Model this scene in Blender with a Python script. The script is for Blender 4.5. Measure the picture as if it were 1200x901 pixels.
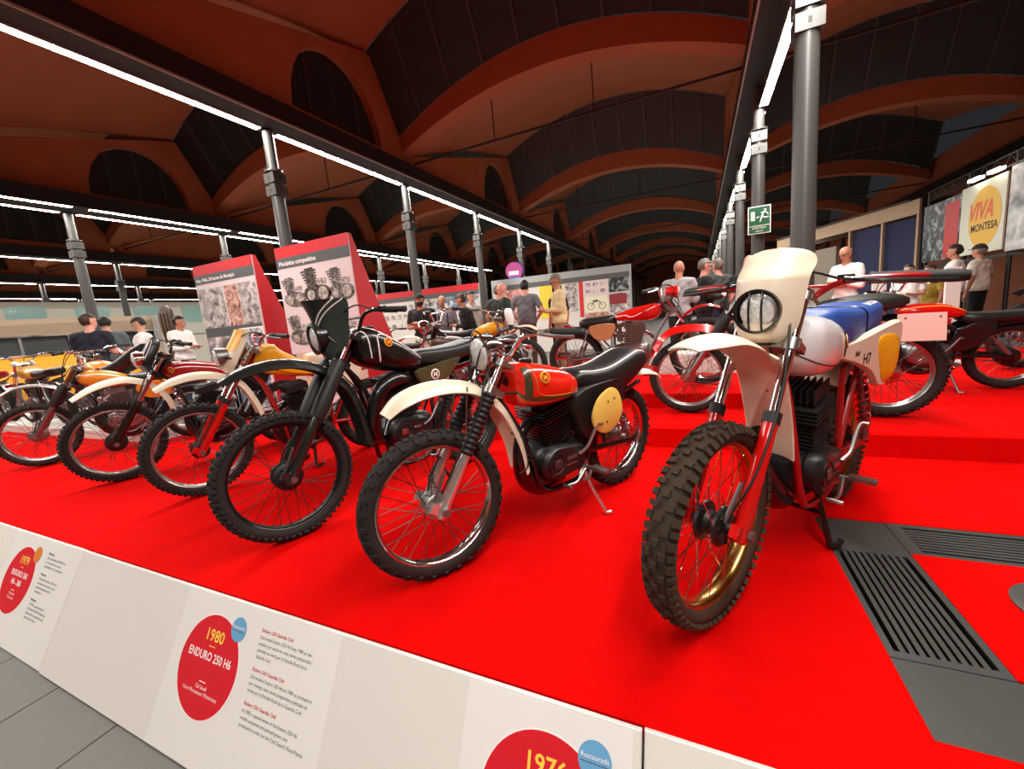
import bpy, bmesh, math, random
import numpy as np
from mathutils import Vector, Matrix

for o in list(bpy.data.objects):
    bpy.data.objects.remove(o, do_unlink=True)
random.seed(7)
SC = bpy.context.scene
COL = SC.collection
R = math.radians

# ------------------------------------------------------------------ camera
cam_d = bpy.data.cameras.new('camera')
cam = bpy.data.objects.new('camera', cam_d)
COL.objects.link(cam)
SC.camera = cam
cam_d.sensor_fit = 'HORIZONTAL'
cam_d.sensor_width = 36.0
cam_d.lens = 481.18 / 1200 * 36.0
cam_d.clip_start = 0.02
cam_d.clip_end = 300


CAMB = []


def in_frame(p):
    """does a world point fall inside the 1200x901 picture"""
    q = Vector(p) - CAMB[3]
    d = q.dot(CAMB[2])
    if d < 0.05:
        return False
    return abs(q.dot(CAMB[0]) / d) < 600 / 481.18 and abs(q.dot(CAMB[1]) / d) < 450.5 / 481.18


def set_camera(yaw, pitch, roll, loc):
    cy, sy, cp, sp = math.cos(yaw), math.sin(yaw), math.cos(pitch), math.sin(pitch)
    fw = Vector((-sy * cp, cy * cp, sp))
    ri = Vector((cy, sy, 0))
    up = ri.cross(fw)
    r2 = ri * math.cos(roll) + up * math.sin(roll)
    u2 = up * math.cos(roll) - ri * math.sin(roll)
    CAMB.extend([r2, u2, fw, Vector(loc)])
    m = Matrix((r2, u2, -fw)).transposed().to_4x4()
    m.translation = Vector(loc)
    cam.matrix_world = m


set_camera(R(24.9276), R(-9.0525), R(-5.1170), (0, 0, 1.14))

# ------------------------------------------------------------------ world, exposure
SC.view_settings.view_transform = 'Standard'
SC.view_settings.look = 'None'
SC.view_settings.gamma = 1.0
SC.view_settings.use_curve_mapping = False
SC.view_settings.exposure = 1.0
w = bpy.data.worlds.new('night_hall')
SC.world = w
w.use_nodes = True
w.node_tree.nodes['Background'].inputs[0].default_value = (0.75, 0.80, 0.90, 1)
w.node_tree.nodes['Background'].inputs[1].default_value = 0.012
TUBE_EMIT = 88.0      # LED tubes under the beams: the light of the hall

# ------------------------------------------------------------------ materials
MATS = {}


def lin(c):
    return tuple(((x / 12.92) if x <= 0.04045 else ((x + 0.055) / 1.055) ** 2.4) for x in c)


def mat(name, rgb, rough=0.5, metal=0.0, coat=0.0, noise=0.0, nscale=30.0, bump=0.0, bscale=60.0, emit=0.0, sheen=0.0, spec=0.5):
    """procedural principled material; rgb is the sRGB look of the surface"""
    if name in MATS:
        return MATS[name]
    m = bpy.data.materials.new(name)
    m.use_nodes = True
    nt = m.node_tree
    b = nt.nodes['Principled BSDF']
    c = lin(rgb)
    b.inputs['Base Color'].default_value = (*c, 1)
    b.inputs['Roughness'].default_value = rough
    b.inputs['Metallic'].default_value = metal
    b.inputs['Coat Weight'].default_value = coat
    b.inputs['Coat Roughness'].default_value = 0.06
    b.inputs['Specular IOR Level'].default_value = spec
    if sheen:
        b.inputs['Sheen Weight'].default_value = sheen
    if emit:
        b.inputs['Emission Color'].default_value = (*c, 1)
        b.inputs['Emission Strength'].default_value = emit
    if noise or bump:
        tc = nt.nodes.new('ShaderNodeTexCoord')
    if noise:
        n = nt.nodes.new('ShaderNodeTexNoise')
        n.inputs['Scale'].default_value = nscale
        n.inputs['Detail'].default_value = 5
        nt.links.new(tc.outputs['Object'], n.inputs['Vector'])
        mx = nt.nodes.new('ShaderNodeMix')
        mx.data_type = 'RGBA'
        mx.inputs[6].default_value = (*[min(1, x * (1 + noise)) for x in c], 1)
        mx.inputs[7].default_value = (*[x * (1 - noise) for x in c], 1)
        nt.links.new(n.outputs['Fac'], mx.inputs[0])
        nt.links.new(mx.outputs[2], b.inputs['Base Color'])
    if bump:
        n2 = nt.nodes.new('ShaderNodeTexNoise')
        n2.inputs['Scale'].default_value = bscale
        n2.inputs['Detail'].default_value = 4
        nt.links.new(tc.outputs['Object'], n2.inputs['Vector'])
        bp = nt.nodes.new('ShaderNodeBump')
        bp.inputs['Strength'].default_value = bump
        bp.inputs['Distance'].default_value = 0.01
        nt.links.new(n2.outputs['Fac'], bp.inputs['Height'])
        nt.links.new(bp.outputs['Normal'], b.inputs['Normal'])
    MATS[name] = m
    return m


def photo_mat(name, dark, light, scale=3.0, dist=2.0, tint=None, tfac=0.35):
    """printed photograph seen from afar: soft tonal blotches"""
    if name in MATS:
        return MATS[name]
    m = bpy.data.materials.new(name)
    m.use_nodes = True
    nt = m.node_tree
    b = nt.nodes['Principled BSDF']
    b.inputs['Roughness'].default_value = 0.45
    tc = nt.nodes.new('ShaderNodeTexCoord')
    n = nt.nodes.new('ShaderNodeTexNoise')
    n.inputs['Scale'].default_value = scale
    n.inputs['Detail'].default_value = 7
    n.inputs['Roughness'].default_value = 0.62
    n.inputs['Distortion'].default_value = dist
    nt.links.new(tc.outputs['Object'], n.inputs['Vector'])
    cr = nt.nodes.new('ShaderNodeValToRGB')
    cr.color_ramp.elements[0].position = 0.36
    cr.color_ramp.elements[0].color = (*lin(dark), 1)
    cr.color_ramp.elements[1].position = 0.62
    cr.color_ramp.elements[1].color = (*lin(light), 1)
    if tint:
        e = cr.color_ramp.elements.new(0.5)
        e.color = (*lin(tint), 1)
    nt.links.new(n.outputs['Fac'], cr.inputs['Fac'])
    nt.links.new(cr.outputs['Color'], b.inputs['Base Color'])
    MATS[name] = m
    return m


def emis(name, rgb, strength):
    if name in MATS:
        return MATS[name]
    m = bpy.data.materials.new(name)
    m.use_nodes = True
    nt = m.node_tree
    for n in list(nt.nodes):
        if n.type == 'BSDF_PRINCIPLED':
            nt.nodes.remove(n)
    e = nt.nodes.new('ShaderNodeEmission')
    e.inputs[0].default_value = (*lin(rgb), 1)
    e.inputs[1].default_value = strength
    nt.links.new(e.outputs[0], nt.nodes['Material Output'].inputs[0])
    MATS[name] = m
    return m


M_LED = emis('led_tube', (1.0, 0.975, 0.95), TUBE_EMIT)
M_LEDF = emis('led_tube_far', (1.0, 0.975, 0.95), TUBE_EMIT * 0.5)
M_CARPET = mat('red_carpet', (0.80, 0.012, 0.004), 0.95, noise=0.06, nscale=120, bump=0.25, bscale=500, spec=0.05)


def carpet_folds(m):
    """long shallow waves of loosely laid carpet, added under the pile"""
    nt = m.node_tree
    bp = next(n for n in nt.nodes if n.type == 'BUMP')
    tc = next(n for n in nt.nodes if n.type == 'TEX_COORD')
    mp = nt.nodes.new('ShaderNodeMapping')
    mp.inputs['Scale'].default_value = (1.0, 3.2, 1.0)
    mp.inputs['Rotation'].default_value = (0, 0, 0.45)
    n = nt.nodes.new('ShaderNodeTexNoise')
    n.inputs['Scale'].default_value = 1.1
    n.inputs['Detail'].default_value = 2
    b2 = nt.nodes.new('ShaderNodeBump')
    b2.inputs['Strength'].default_value = 0.5
    b2.inputs['Distance'].default_value = 0.12
    nt.links.new(tc.outputs['Object'], mp.inputs['Vector'])
    nt.links.new(mp.outputs['Vector'], n.inputs['Vector'])
    nt.links.new(n.outputs['Fac'], b2.inputs['Height'])
    nt.links.new(b2.outputs['Normal'], bp.inputs['Normal'])


carpet_folds(M_CARPET)
M_WHITE = mat('white_board', (0.86, 0.85, 0.82), 0.55, noise=0.02, nscale=4)
M_SHEET = mat('white_vinyl', (0.90, 0.89, 0.87), 0.4)
M_TILE = mat('grey_floor_tile', (0.35, 0.345, 0.32), 0.5, noise=0.10, nscale=14)
M_GROUT = mat('dark_grout', (0.33, 0.33, 0.32), 0.8)
M_CONC = mat('hall_concrete', (0.46, 0.44, 0.42), 0.7, noise=0.15, nscale=2)
M_VAULT = mat('brick_vault', (0.67, 0.395, 0.265), 0.85, noise=0.16, nscale=1.3, bump=0.15, bscale=25)
M_RIB = mat('brick_rib', (0.67, 0.395, 0.265), 0.85, noise=0.2, nscale=2.0, bump=0.2, bscale=20)
M_SPAND = mat('brick_spandrel', (0.67, 0.395, 0.265), 0.85, noise=0.2, nscale=1.5, bump=0.2, bscale=20)
M_NIGHT = mat('dusty_dark_glass', (0.17, 0.19, 0.18), 0.4, noise=0.25, nscale=2.5)
M_MULL = mat('glazing_bar', (0.30, 0.31, 0.30), 0.5)
M_BEAM = mat('dark_steel_beam', (0.11, 0.10, 0.10), 0.6, noise=0.15, nscale=6)
M_STRIP = mat('pale_edge_strip', (0.62, 0.60, 0.57), 0.4)
M_COLUMN = mat('grey_cast_iron', (0.28, 0.28, 0.265), 0.4, noise=0.08, nscale=9)
M_TIE = mat('tie_rod_iron', (0.16, 0.13, 0.12), 0.6)
M_CHROME = mat('chrome', (0.86, 0.86, 0.86), 0.12, 1.0)
M_ALU = mat('brushed_aluminium', (0.72, 0.71, 0.69), 0.35, 1.0, noise=0.06, nscale=40)
M_POL = mat('polished_alloy', (0.88, 0.87, 0.86), 0.2, 0.85)
M_SPOKE = mat('spoke_wire', (0.36, 0.34, 0.33), 0.35, 0.8)
M_STEEL = mat('dull_steel', (0.55, 0.54, 0.53), 0.38, 0.9)
M_GOLD = mat('gold_anodised', (0.80, 0.64, 0.36), 0.25, 1.0)
M_TYRE = mat('tyre_rubber', (0.135, 0.115, 0.10), 0.78, noise=0.25, nscale=40, spec=0.35)
M_TYREB = mat('tyre_rubber_brown', (0.225, 0.175, 0.125), 0.8, noise=0.3, nscale=45, spec=0.35)
M_RUB = mat('black_rubber', (0.075, 0.072, 0.07), 0.6)
M_BLACK = mat('black_paint', (0.05, 0.05, 0.05), 0.28, coat=0.4)
M_BLKM = mat('black_engine', (0.085, 0.08, 0.08), 0.42, noise=0.2, nscale=30)
M_VINYL = mat('black_vinyl', (0.07, 0.068, 0.066), 0.42, bump=0.1, bscale=220)
M_GVINYL = mat('dark_green_vinyl', (0.135, 0.145, 0.125), 0.42, bump=0.1, bscale=220)
M_CREAM = mat('cream_plastic', (0.90, 0.84, 0.74), 0.35, coat=0.2)
M_GREEN = mat('dark_green_paint', (0.165, 0.215, 0.195), 0.25, coat=0.7)
M_BGREEN = mat('black_green_paint', (0.10, 0.118, 0.108), 0.28, coat=0.7)
M_RED = mat('red_paint', (0.80, 0.06, 0.04), 0.22, coat=0.7)
M_DRED = mat('dark_red_paint', (0.62, 0.05, 0.06), 0.25, coat=0.6)
M_ORED = mat('orange_red_paint', (0.92, 0.14, 0.06), 0.2, coat=0.8)
M_YEL = mat('yellow_plastic', (0.94, 0.66, 0.07), 0.35, coat=0.2)
M_PLATEY = mat('pale_yellow_plate', (0.90, 0.76, 0.36), 0.42)
M_AMBER = mat('amber_plate', (0.95, 0.66, 0.06), 0.35, coat=0.3)
M_WPAINT = mat('white_paint', (0.88, 0.88, 0.88), 0.25, coat=0.6)
M_BLUE = mat('blue_vinyl', (0.17, 0.31, 0.60), 0.45, bump=0.08, bscale=200)
M_OLIVE = mat('olive_stripe', (0.27, 0.26, 0.15), 0.3, coat=0.5)
M_GOLDP = mat('gold_paint', (0.80, 0.56, 0.20), 0.3, coat=0.5)
M_ORANGE = mat('orange_paint', (0.85, 0.50, 0.12), 0.28, coat=0.5)
M_TANBOX = mat('tan_panel', (0.70, 0.48, 0.30), 0.5)
M_LENS = mat('headlight_lens', (0.84, 0.85, 0.84), 0.15, 0.25, coat=0.7, noise=0.45, nscale=34, bump=0.9, bscale=70)
M_INK = mat('black_ink', (0.12, 0.12, 0.12), 0.6)
M_GINK = mat('grey_ink', (0.32, 0.31, 0.30), 0.6)
M_RINK = mat('red_ink', (0.78, 0.10, 0.16), 0.6)
M_DISC = mat('red_disc_print', (0.83, 0.07, 0.14), 0.5)
M_BDISC = mat('blue_disc_print', (0.40, 0.64, 0.80), 0.5)
M_ODISC = mat('ochre_disc_print', (0.84, 0.50, 0.20), 0.5)
M_YINK = mat('yellow_ink', (0.98, 0.80, 0.30), 0.5)
M_WINK = mat('white_ink', (0.98, 0.93, 0.92), 0.5)
M_GRATE = mat('dark_grate_metal', (0.27, 0.275, 0.26), 0.45, 0.3, noise=0.12, nscale=12)


# ------------------------------------------------------------------ mesh helpers
def cr(pts, k=6, closed=False):
    """Catmull-Rom smoothing of a list of tuples"""
    P = [np.array(p, float) for p in pts]
    n = len(P)
    out = []
    rng = range(n) if closed else range(n - 1)
    for i in rng:
        if closed:
            a, b, c, d = P[(i - 1) % n], P[i], P[(i + 1) % n], P[(i + 2) % n]
        else:
            b, c = P[i], P[i + 1]
            a = P[i - 1] if i > 0 else 2 * b - c
            d = P[i + 2] if i + 2 < n else 2 * c - b
        for j in range(k):
            t = j / k
            out.append(0.5 * ((2 * b) + (c - a) * t + (2 * a - 5 * b + 4 * c - d) * t * t + (3 * b - a - 3 * c + d) * t ** 3))
    if not closed:
        out.append(P[-1])
    return [tuple(p) for p in out]


def interp(tbl, x):
    """table rows (key, v1, v2...) smooth interpolation"""
    ks = [r[0] for r in tbl]
    if ks[0] > ks[-1]:
        tbl = tbl[::-1]
        ks = ks[::-1]
    return [float(np.interp(x, ks, [r[i] for r in tbl])) for i in range(1, len(tbl[0]))]


class MB:
    def __init__(s):
        s.v = []
        s.f = []

    def add(s, vs, fs):
        o = len(s.v)
        s.v += [tuple(float(c) for c in p) for p in vs]
        s.f += [tuple(o + i for i in f) for f in fs]
        return s

    def box(s, c, size, rz=0.0):
        hx, hy, hz = size[0] / 2, size[1] / 2, size[2] / 2
        cs, sn = math.cos(rz), math.sin(rz)
        vs = []
        for z in (-hz, hz):
            for x, y in ((-hx, -hy), (hx, -hy), (hx, hy), (-hx, hy)):
                vs.append((c[0] + x * cs - y * sn, c[1] + x * sn + y * cs, c[2] + z))
        return s.add(vs, [(0, 3, 2, 1), (4, 5, 6, 7), (0, 1, 5, 4), (1, 2, 6, 5), (2, 3, 7, 6), (3, 0, 4, 7)])

    def obox(s, c, a, b, d):
        """box from centre and three half vectors"""
        c, a, b, d = (np.array(q, float) for q in (c, a, b, d))
        vs = [c + sa * a + sb * b + sd * d for sd in (-1, 1) for sa, sb in ((-1, -1), (1, -1), (1, 1), (-1, 1))]
        return s.add(vs, [(0, 3, 2, 1), (4, 5, 6, 7), (0, 1, 5, 4), (1, 2, 6, 5), (2, 3, 7, 6), (3, 0, 4, 7)])

    def loft(s, rings, cap0=True, cap1=True, closed=True):
        n = len(rings[0])
        o = len(s.v)
        for r in rings:
            s.v += [tuple(float(c) for c in p) for p in r]
        m = n if closed else n - 1
        for i in range(len(rings) - 1):
            for j in range(m):
                k = (j + 1) % n
                s.f.append((o + i * n + j, o + i * n + k, o + (i + 1) * n + k, o + (i + 1) * n + j))
        if cap0:
            s.f.append(tuple(o + j for j in range(n - 1, -1, -1)))
        if cap1:
            b = o + (len(rings) - 1) * n
            s.f.append(tuple(b + j for j in range(n)))
        return s

    def tube(s, pts, r, n=8, cap=True, closed=False):
        P = [np.array(p, float) for p in pts]
        m = len(P)
        rs = r if isinstance(r, (list, tuple)) else [r] * m
        T = []
        for i in range(m):
            if closed:
                t = P[(i + 1) % m] - P[i - 1]
            else:
                t = P[min(i + 1, m - 1)] - P[max(i - 1, 0)]
            l = np.linalg.norm(t)
            T.append(t / l if l > 1e-9 else np.array([0, 0, 1.0]))
        ref = np.array([0, 0, 1.0]) if abs(T[0][2]) < 0.9 else np.array([1.0, 0, 0])
        nrm = np.cross(T[0], ref)
        nrm /= np.linalg.norm(nrm)
        rings = []
        for i in range(m):
            nrm = nrm - T[i] * np.dot(nrm, T[i])
            l = np.linalg.norm(nrm)
            nrm = nrm / l if l > 1e-6 else np.cross(T[i], [0.3, 0.5, 0.8])
            bi = np.cross(T[i], nrm)
            rings.append([P[i] + rs[i] * (math.cos(2 * math.pi * j / n) * nrm + math.sin(2 * math.pi * j / n) * bi) for j in range(n)])
        if closed:
            rings.append(rings[0])
            cap = False
        return s.loft(rings, cap, cap)

    def rev(s, prof, c, ax, n=24, closed=False):
        """revolve profile [(radius, along)] about axis ax through c"""
        c = np.array(c, float)
        ax = np.array(ax, float)
        ax /= np.linalg.norm(ax)
        ref = np.array([0, 0, 1.0]) if abs(ax[2]) < 0.9 else np.array([1.0, 0, 0])
        e1 = np.cross(ref, ax)
        e1 /= np.linalg.norm(e1)
        e2 = np.cross(ax, e1)
        rings = []
        for r, a in prof:
            rings.append([c + ax * a + max(r, 1e-5) * (math.cos(2 * math.pi * j / n) * e1 + math.sin(2 * math.pi * j / n) * e2) for j in range(n)])
        if closed:
            rings.append(rings[0])
        return s.loft(rings, not closed, not closed)

    def ell(s, c, r, n=16, m=10, rot=None):
        rings = []
        for i in range(m + 1):
            a = -math.pi / 2 + math.pi * i / m
            cc = max(math.cos(a), 1e-3)
            ring = [np.array([r[0] * cc * math.cos(2 * math.pi * j / n), r[1] * cc * math.sin(2 * math.pi * j / n), r[2] * math.sin(a)]) for j in range(n)]
            if rot is not None:
                ring = [np.array(rot @ Vector(p)) for p in ring]
            rings.append([p + np.array(c) for p in ring])
        return s.loft(rings)

    def prism(s, poly, f0, f1, ch=0.0):
        """polygon (2d) mapped by f0 and f1 to two faces; ch = chamfer inset of the f1 face (fraction towards centre)"""
        n = len(poly)
        a = [f0(*p) for p in poly]
        b = [f1(*p) for p in poly]
        if ch:
            cx = sum(p[0] for p in poly) / n
            cy = sum(p[1] for p in poly) / n
            inn = [(cx + (p[0] - cx) * (1 - ch), cy + (p[1] - cy) * (1 - ch)) for p in poly]
            mid = [tuple(0.35 * np.array(q) + 0.65 * np.array(p)) for p, q in zip(b, a)]
            return s.loft([a, mid, [f1(*p) for p in inn]])
        return s.loft([a, b])

    def xf(s, fn):
        s.v = [tuple(fn(p)) for p in s.v]
        return s

    def build(s, name, m, parent=None, smooth=True, ang=38):
        me = bpy.data.meshes.new(name)
        me.from_pydata(s.v, [], s.f)
        if isinstance(m, (list, tuple)):
            for q in m:
                me.materials.append(q)
        else:
            me.materials.append(m)
        if smooth:
            me.polygons.foreach_set('use_smooth', [True] * len(me.polygons))
            me.set_sharp_from_angle(angle=R(ang))
        me.update()
        o = bpy.data.objects.new(name, me)
        COL.objects.link(o)
        if parent is not None:
            o.parent = parent
        return o


def empty(name, loc=(0, 0, 0), rz=0.0):
    o = bpy.data.objects.new(name, None)
    o.empty_display_size = 0.1
    COL.objects.link(o)
    o.location = loc
    o.rotation_euler = (0, 0, rz)
    return o


def tag(o, label=None, cat=None, group=None, kind=None):
    if label:
        o['label'] = label
    if cat:
        o['category'] = cat
    if group:
        o['group'] = group
    if kind:
        o['kind'] = kind
    return o


def copy_tree(o, parent=None):
    c = o.copy()
    COL.objects.link(c)
    if parent is not None:
        c.parent = parent
    for ch in list(o.children):
        copy_tree(ch, c)
    return c


def text_mesh(s, size, bold=0.0, align='LEFT', shear=0.0, space=1.0, sx=1.0):
    cu = bpy.data.curves.new('lettering', 'FONT')
    cu.body = s
    cu.size = size
    cu.resolution_u = 2
    cu.align_x = align
    cu.offset = bold
    cu.shear = shear
    cu.space_character = space
    o = bpy.data.objects.new('lettering_tmp', cu)
    me = bpy.data.meshes.new_from_object(o)
    bpy.data.objects.remove(o)
    if sx != 1.0:
        for v in me.vertices:
            v.co.x *= sx
    return me


def text_on(s, size, m, parent, origin, ex, ey, bold=0.0, align='LEFT', name='lettering', shear=0.0, sx=1.0, warp=None):
    """flat lettering at origin with right vector ex and up vector ey"""
    me = text_mesh(s, size, bold, align, shear, 1.0, sx)
    me.name = name
    ex, ey, og = Vector(ex).normalized(), Vector(ey).normalized(), Vector(origin)
    for v in me.vertices:
        if warp:
            v.co = warp(v.co.x, v.co.y)
        else:
            v.co = og + ex * v.co.x + ey * v.co.y
    me.materials.clear()
    me.materials.append(m)
    o = bpy.data.objects.new(name, me)
    COL.objects.link(o)
    if parent is not None:
        o.parent = parent
    return o
# ================================================================== the hall
ROWS = [0.85, -5.67, -12.0, -17.8, -23.6, -29.3, -35.0]
XR = 7.35
COLY = [1.45 + 3.11 * k for k in range(-3, 17)]
MOD = 6.22
RIB0 = 1.45
FLOOR_LOW = -0.556

# --- floors
mb = MB()
fx_ = [-36.0, 0.525, 0.81, 2.2, 7.4]
fy_ = [0.98, 1.48, 2.14, 2.42, 52.0]
for i in range(4):
    for j in range(4):
        if (i, j) in ((1, 1), (2, 2)):          # drainage channels under the two grates
            continue
        mb.box(((fx_[i] + fx_[i + 1]) / 2, (fy_[j] + fy_[j + 1]) / 2, -0.30), (fx_[i + 1] - fx_[i], fy_[j + 1] - fy_[j], 0.50))
tag(mb.build('floor', M_CONC, None, False), 'grey concrete floor of the hall behind the red display', 'floor', kind='structure')
lowf = MB().box((-14.3, -3.51, FLOOR_LOW - 0.06), (43.4, 8.98, 0.10)).build('floor_walkway', M_GROUT, None, False)
tag(lowf, 'lower visitor walkway paved with large grey tiles', 'floor', kind='structure')
tile_me = None
TS = 0.60
for i in range(-18, 6):
    for j in range(-4, 2):
        x0, y0 = i * TS + 0.21, j * TS - 0.02
        if y0 > 0.75:
            continue
        if tile_me is None:
            b = MB()
            h = TS / 2 - 0.003
            b.loft([[(-h, -h, -0.012), (h, -h, -0.012), (h, h, -0.012), (-h, h, -0.012)],
                    [(-h, -h, -0.002), (h, -h, -0.002), (h, h, -0.002), (-h, h, -0.002)],
                    [(-h + .003, -h + .003, 0), (h - .003, -h + .003, 0), (h - .003, h - .003, 0), (-h + .003, h - .003, 0)]])
            t = b.build('tile', M_TILE, lowf, False)
            tile_me = t.data
        else:
            t = bpy.data.objects.new('tile', tile_me)
            COL.objects.link(t)
            t.parent = lowf
        t.location = (x0, y0, FLOOR_LOW + 0.0)

# --- outer walls (far away and dark)
for nm, c, s, lab in (('wall_right', (XR + 0.25, 22, 2.3), (0.3, 62, 6.0), 'dark side wall of the hall behind the poster boards'),
                      ('wall_left', (-35.6, 22, 2.3), (0.3, 62, 6.0), 'far side wall of the hall beyond the light rows'),
                      ('wall_back', (-14.3, 52.4, 3.2), (43.6, 0.3, 8.0), 'dark end wall at the far end of the vaulted hall'),
                      ('wall_entrance', (-14.3, -8.2, 2.9), (43.6, 0.3, 8.0), 'wall behind the visitor walkway')):
    tag(MB().box(c, s).build(nm, M_SPAND, None, False), lab, 'wall', kind='structure')

# --- vaults
ceil = empty('ceiling')
tag(ceil, 'brick vaulted sawtooth ceiling of shallow arches', 'ceiling', kind='structure')
NX = 18


def arc(t):          # t in -1..1
    return 1 - t * t


def build_module():
    """unit-width module (x -0.5..0.5), returns meshes"""
    sh = MB()
    rings = []
    NY = 8
    for i in range(NY + 1):
        v = i / NY
        y = 0.12 + v * 5.28
        zs = 4.66 + 1.58 * v + 0.22 * math.sin(math.pi * v)
        rise = 0.76 + 0.10 * v
        lo = [((j / NX - 0.5), y, zs + rise * arc(2 * j / NX - 1)) for j in range(NX + 1)]
        up = [(p[0], p[1], p[2] + 0.14) for p in lo[::-1]]
        rings.append(lo + up)
    sh.loft(rings)
    s = sh.build('vault_shell', M_VAULT, ceil, True, 30)
    rb = MB()
    rings = []
    for j in range(NX + 1):
        t = 2 * j / NX - 1
        zi = 4.62 + 0.76 * arc(t)
        ze = 4.92 + 0.92 * arc(t)
        rings.append([(t / 2, -0.17, zi), (t / 2, 0.17, zi), (t / 2, 0.17, ze), (t / 2, -0.17, ze)])
    rb.loft(rings)
    r = rb.build('arch_rib', M_RIB, ceil, True, 30)
    td = MB()
    td.tube([(-0.5, 0.25, 4.60), (0.5, 0.25, 4.60)], 0.022, 6)
    for x in (-0.18, 0.12):
        td.box((x, 0.26, 5.02), (0.0025, 0.016, 0.86 - 3 * x * x))
    d = td.build('tie_rod', M_TIE, ceil)
    return s, r, d


proto_mod = build_module()


def win_z(t, v):
    """glazing sheet: v 0 top (vault edge) .. 1 bottom (next rib)"""
    top = (5.40, 6.24 + 0.86 * arc(t))
    bot = (6.08, 4.95 + 0.90 * arc(t))
    return top[0] + (bot[0] - top[0]) * v, top[1] + (bot[1] - top[1]) * v


NP = 9
pane_me = []
for k in range(NP):
    a, b = -1 + 2 * k / NP, -1 + 2 * (k + 1) / NP
    m_ = MB()
    rings = []
    for q in range(4):
        t = a + 0.006 + (b - a - 0.012) * q / 3
        y0, z0 = win_z(t, 0.01)
        y1, z1 = win_z(t, 0.99)
        rings.append([(t / 2, y0, z0), (t / 2, y1, z1), (t / 2, y1 + 0.02, z1 + 0.01), (t / 2, y0 + 0.02, z0 + 0.01)])
    m_.loft(rings)
    o = m_.build('pane', M_NIGHT, None, False)
    pane_me.append(o.data)
    bpy.data.objects.remove(o)
m_ = MB()
for k in range(NP + 1):
    t = -1 + 2 * k / NP
    t = max(-0.995, min(0.995, t))
    y0, z0 = win_z(t, 0)
    y1, z1 = win_z(t, 1)
    m_.obox((t / 2, (y0 + y1) / 2 - 0.01, (z0 + z1) / 2), (0.0035, 0, 0), (0, (y1 - y0) / 2, (z1 - z0) / 2), (0, 0.025, 0.012))
o = m_.build('glazing_bars', M_MULL, None, False)
bars_me = o.data
bpy.data.objects.remove(o)
m_ = MB()
rings = []
for q in range(NX + 1):
    t = -1 + 2 * q / NX
    y0, z0 = win_z(t, 0.0)
    y1, z1 = win_z(t, 1.0)
    rings.append([(t / 2, y0, z0), (t / 2, y1, z1), (t / 2, y1 + 0.02, z1 + 0.01), (t / 2, y0 + 0.02, z0 + 0.01)])
m_.loft(rings)
o = m_.build('glazing', M_NIGHT, None, True)
sheet_me = o.data
bpy.data.objects.remove(o)

naves = [(XR, ROWS[0])] + [(ROWS[i], ROWS[i + 1]) for i in range(len(ROWS) - 1)]
wn = 0
first = True
for ni, (xa, xb) in enumerate(naves):
    cx, wd = (xa + xb) / 2, abs(xa - xb)
    for k in range(-1, 8):
        y0 = RIB0 + MOD * k
        for o in proto_mod:
            c = o if first else o.copy()
            if not first:
                COL.objects.link(c)
            c.location = (cx, y0, 0)
            c.scale = (wd, 1, 1)
        first = False
        wn += 1
        near = ni <= 2 and k <= 3
        wo = bpy.data.objects.new('window_%d' % wn, bars_me if near else sheet_me)
        COL.objects.link(wo)
        wo.location = (cx, y0, 0)
        wo.scale = (wd, 1, 1)
        tag(wo, 'dark arched clerestory glazing between two brick vaults', 'window', 'clerestory windows of the sawtooth roof', 'structure')
        if near:
            for me in pane_me:
                p = bpy.data.objects.new('pane', me)
                COL.objects.link(p)
                p.parent = wo


# spandrel walls with arched lunettes over the beam lines
def spandrel():
    def top(y):
        return 4.66 + 0.293 * y if y <= 5.4 else 6.24 - (y - 5.4) * 1.9
    ys = [0.1, 0.8, 1.6, 2.4, 3.0, 3.5] + [3.5 + 1.95 * (0.5 - 0.5 * math.cos(math.pi * q / 12)) for q in range(1, 12)] + [5.45, 5.7, 6.1]
    m = MB()
    for a, b in zip(ys[:-1], ys[1:]):
        def seg(z0a, z0b, z1a, z1b):
            m.add([(-.15, a, z0a), (.15, a, z0a), (.15, b, z0b), (-.15, b, z0b), (-.15, a, z1a), (.15, a, z1a), (.15, b, z1b), (-.15, b, z1b)],
                  [(0, 3, 2, 1), (4, 5, 6, 7), (0, 1, 5, 4), (1, 2, 6, 5), (2, 3, 7, 6), (3, 0, 4, 7)])

        def arch(y):
            d = (y - 4.475) / 0.975
            return 4.62 + 1.18 * math.sqrt(max(0, 1 - d * d))
        if a >= 3.49 and b <= 5.46:
            seg(4.42, 4.42, 4.60, 4.60)
            seg(arch(a), arch(b), top(a), top(b))
        else:
            seg(4.42, 4.42, top(a), top(b))
    w_ = m.build('spandrel', M_SPAND, ceil, False)
    g = MB()
    pts = [(4.475 + 0.96 * math.cos(math.pi * q / 14), 4.60 + 1.17 * math.sin(math.pi * q / 14)) for q in range(15)]
    g.prism(pts, lambda y, z: (-.02, y, z), lambda y, z: (.02, y, z))
    pg = g.build('pane', M_NIGHT, w_, False)
    bb = MB()
    for y in (3.95, 4.475, 5.0):
        d = (y - 4.475) / 0.96
        bb.box((0, y, 4.6 + 0.58 * math.sqrt(1 - d * d)), (0.06, 0.025, 1.16 * math.sqrt(1 - d * d)))
    bb.build('glazing_bar', M_MULL, w_, False)
    return w_


sp0 = spandrel()
first = True
for x in ROWS:
    for k in range(-1, 7):
        c = sp0 if first else copy_tree(sp0, ceil)
        first = False
        c.location = (x, RIB0 + MOD * k, 0)

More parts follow.
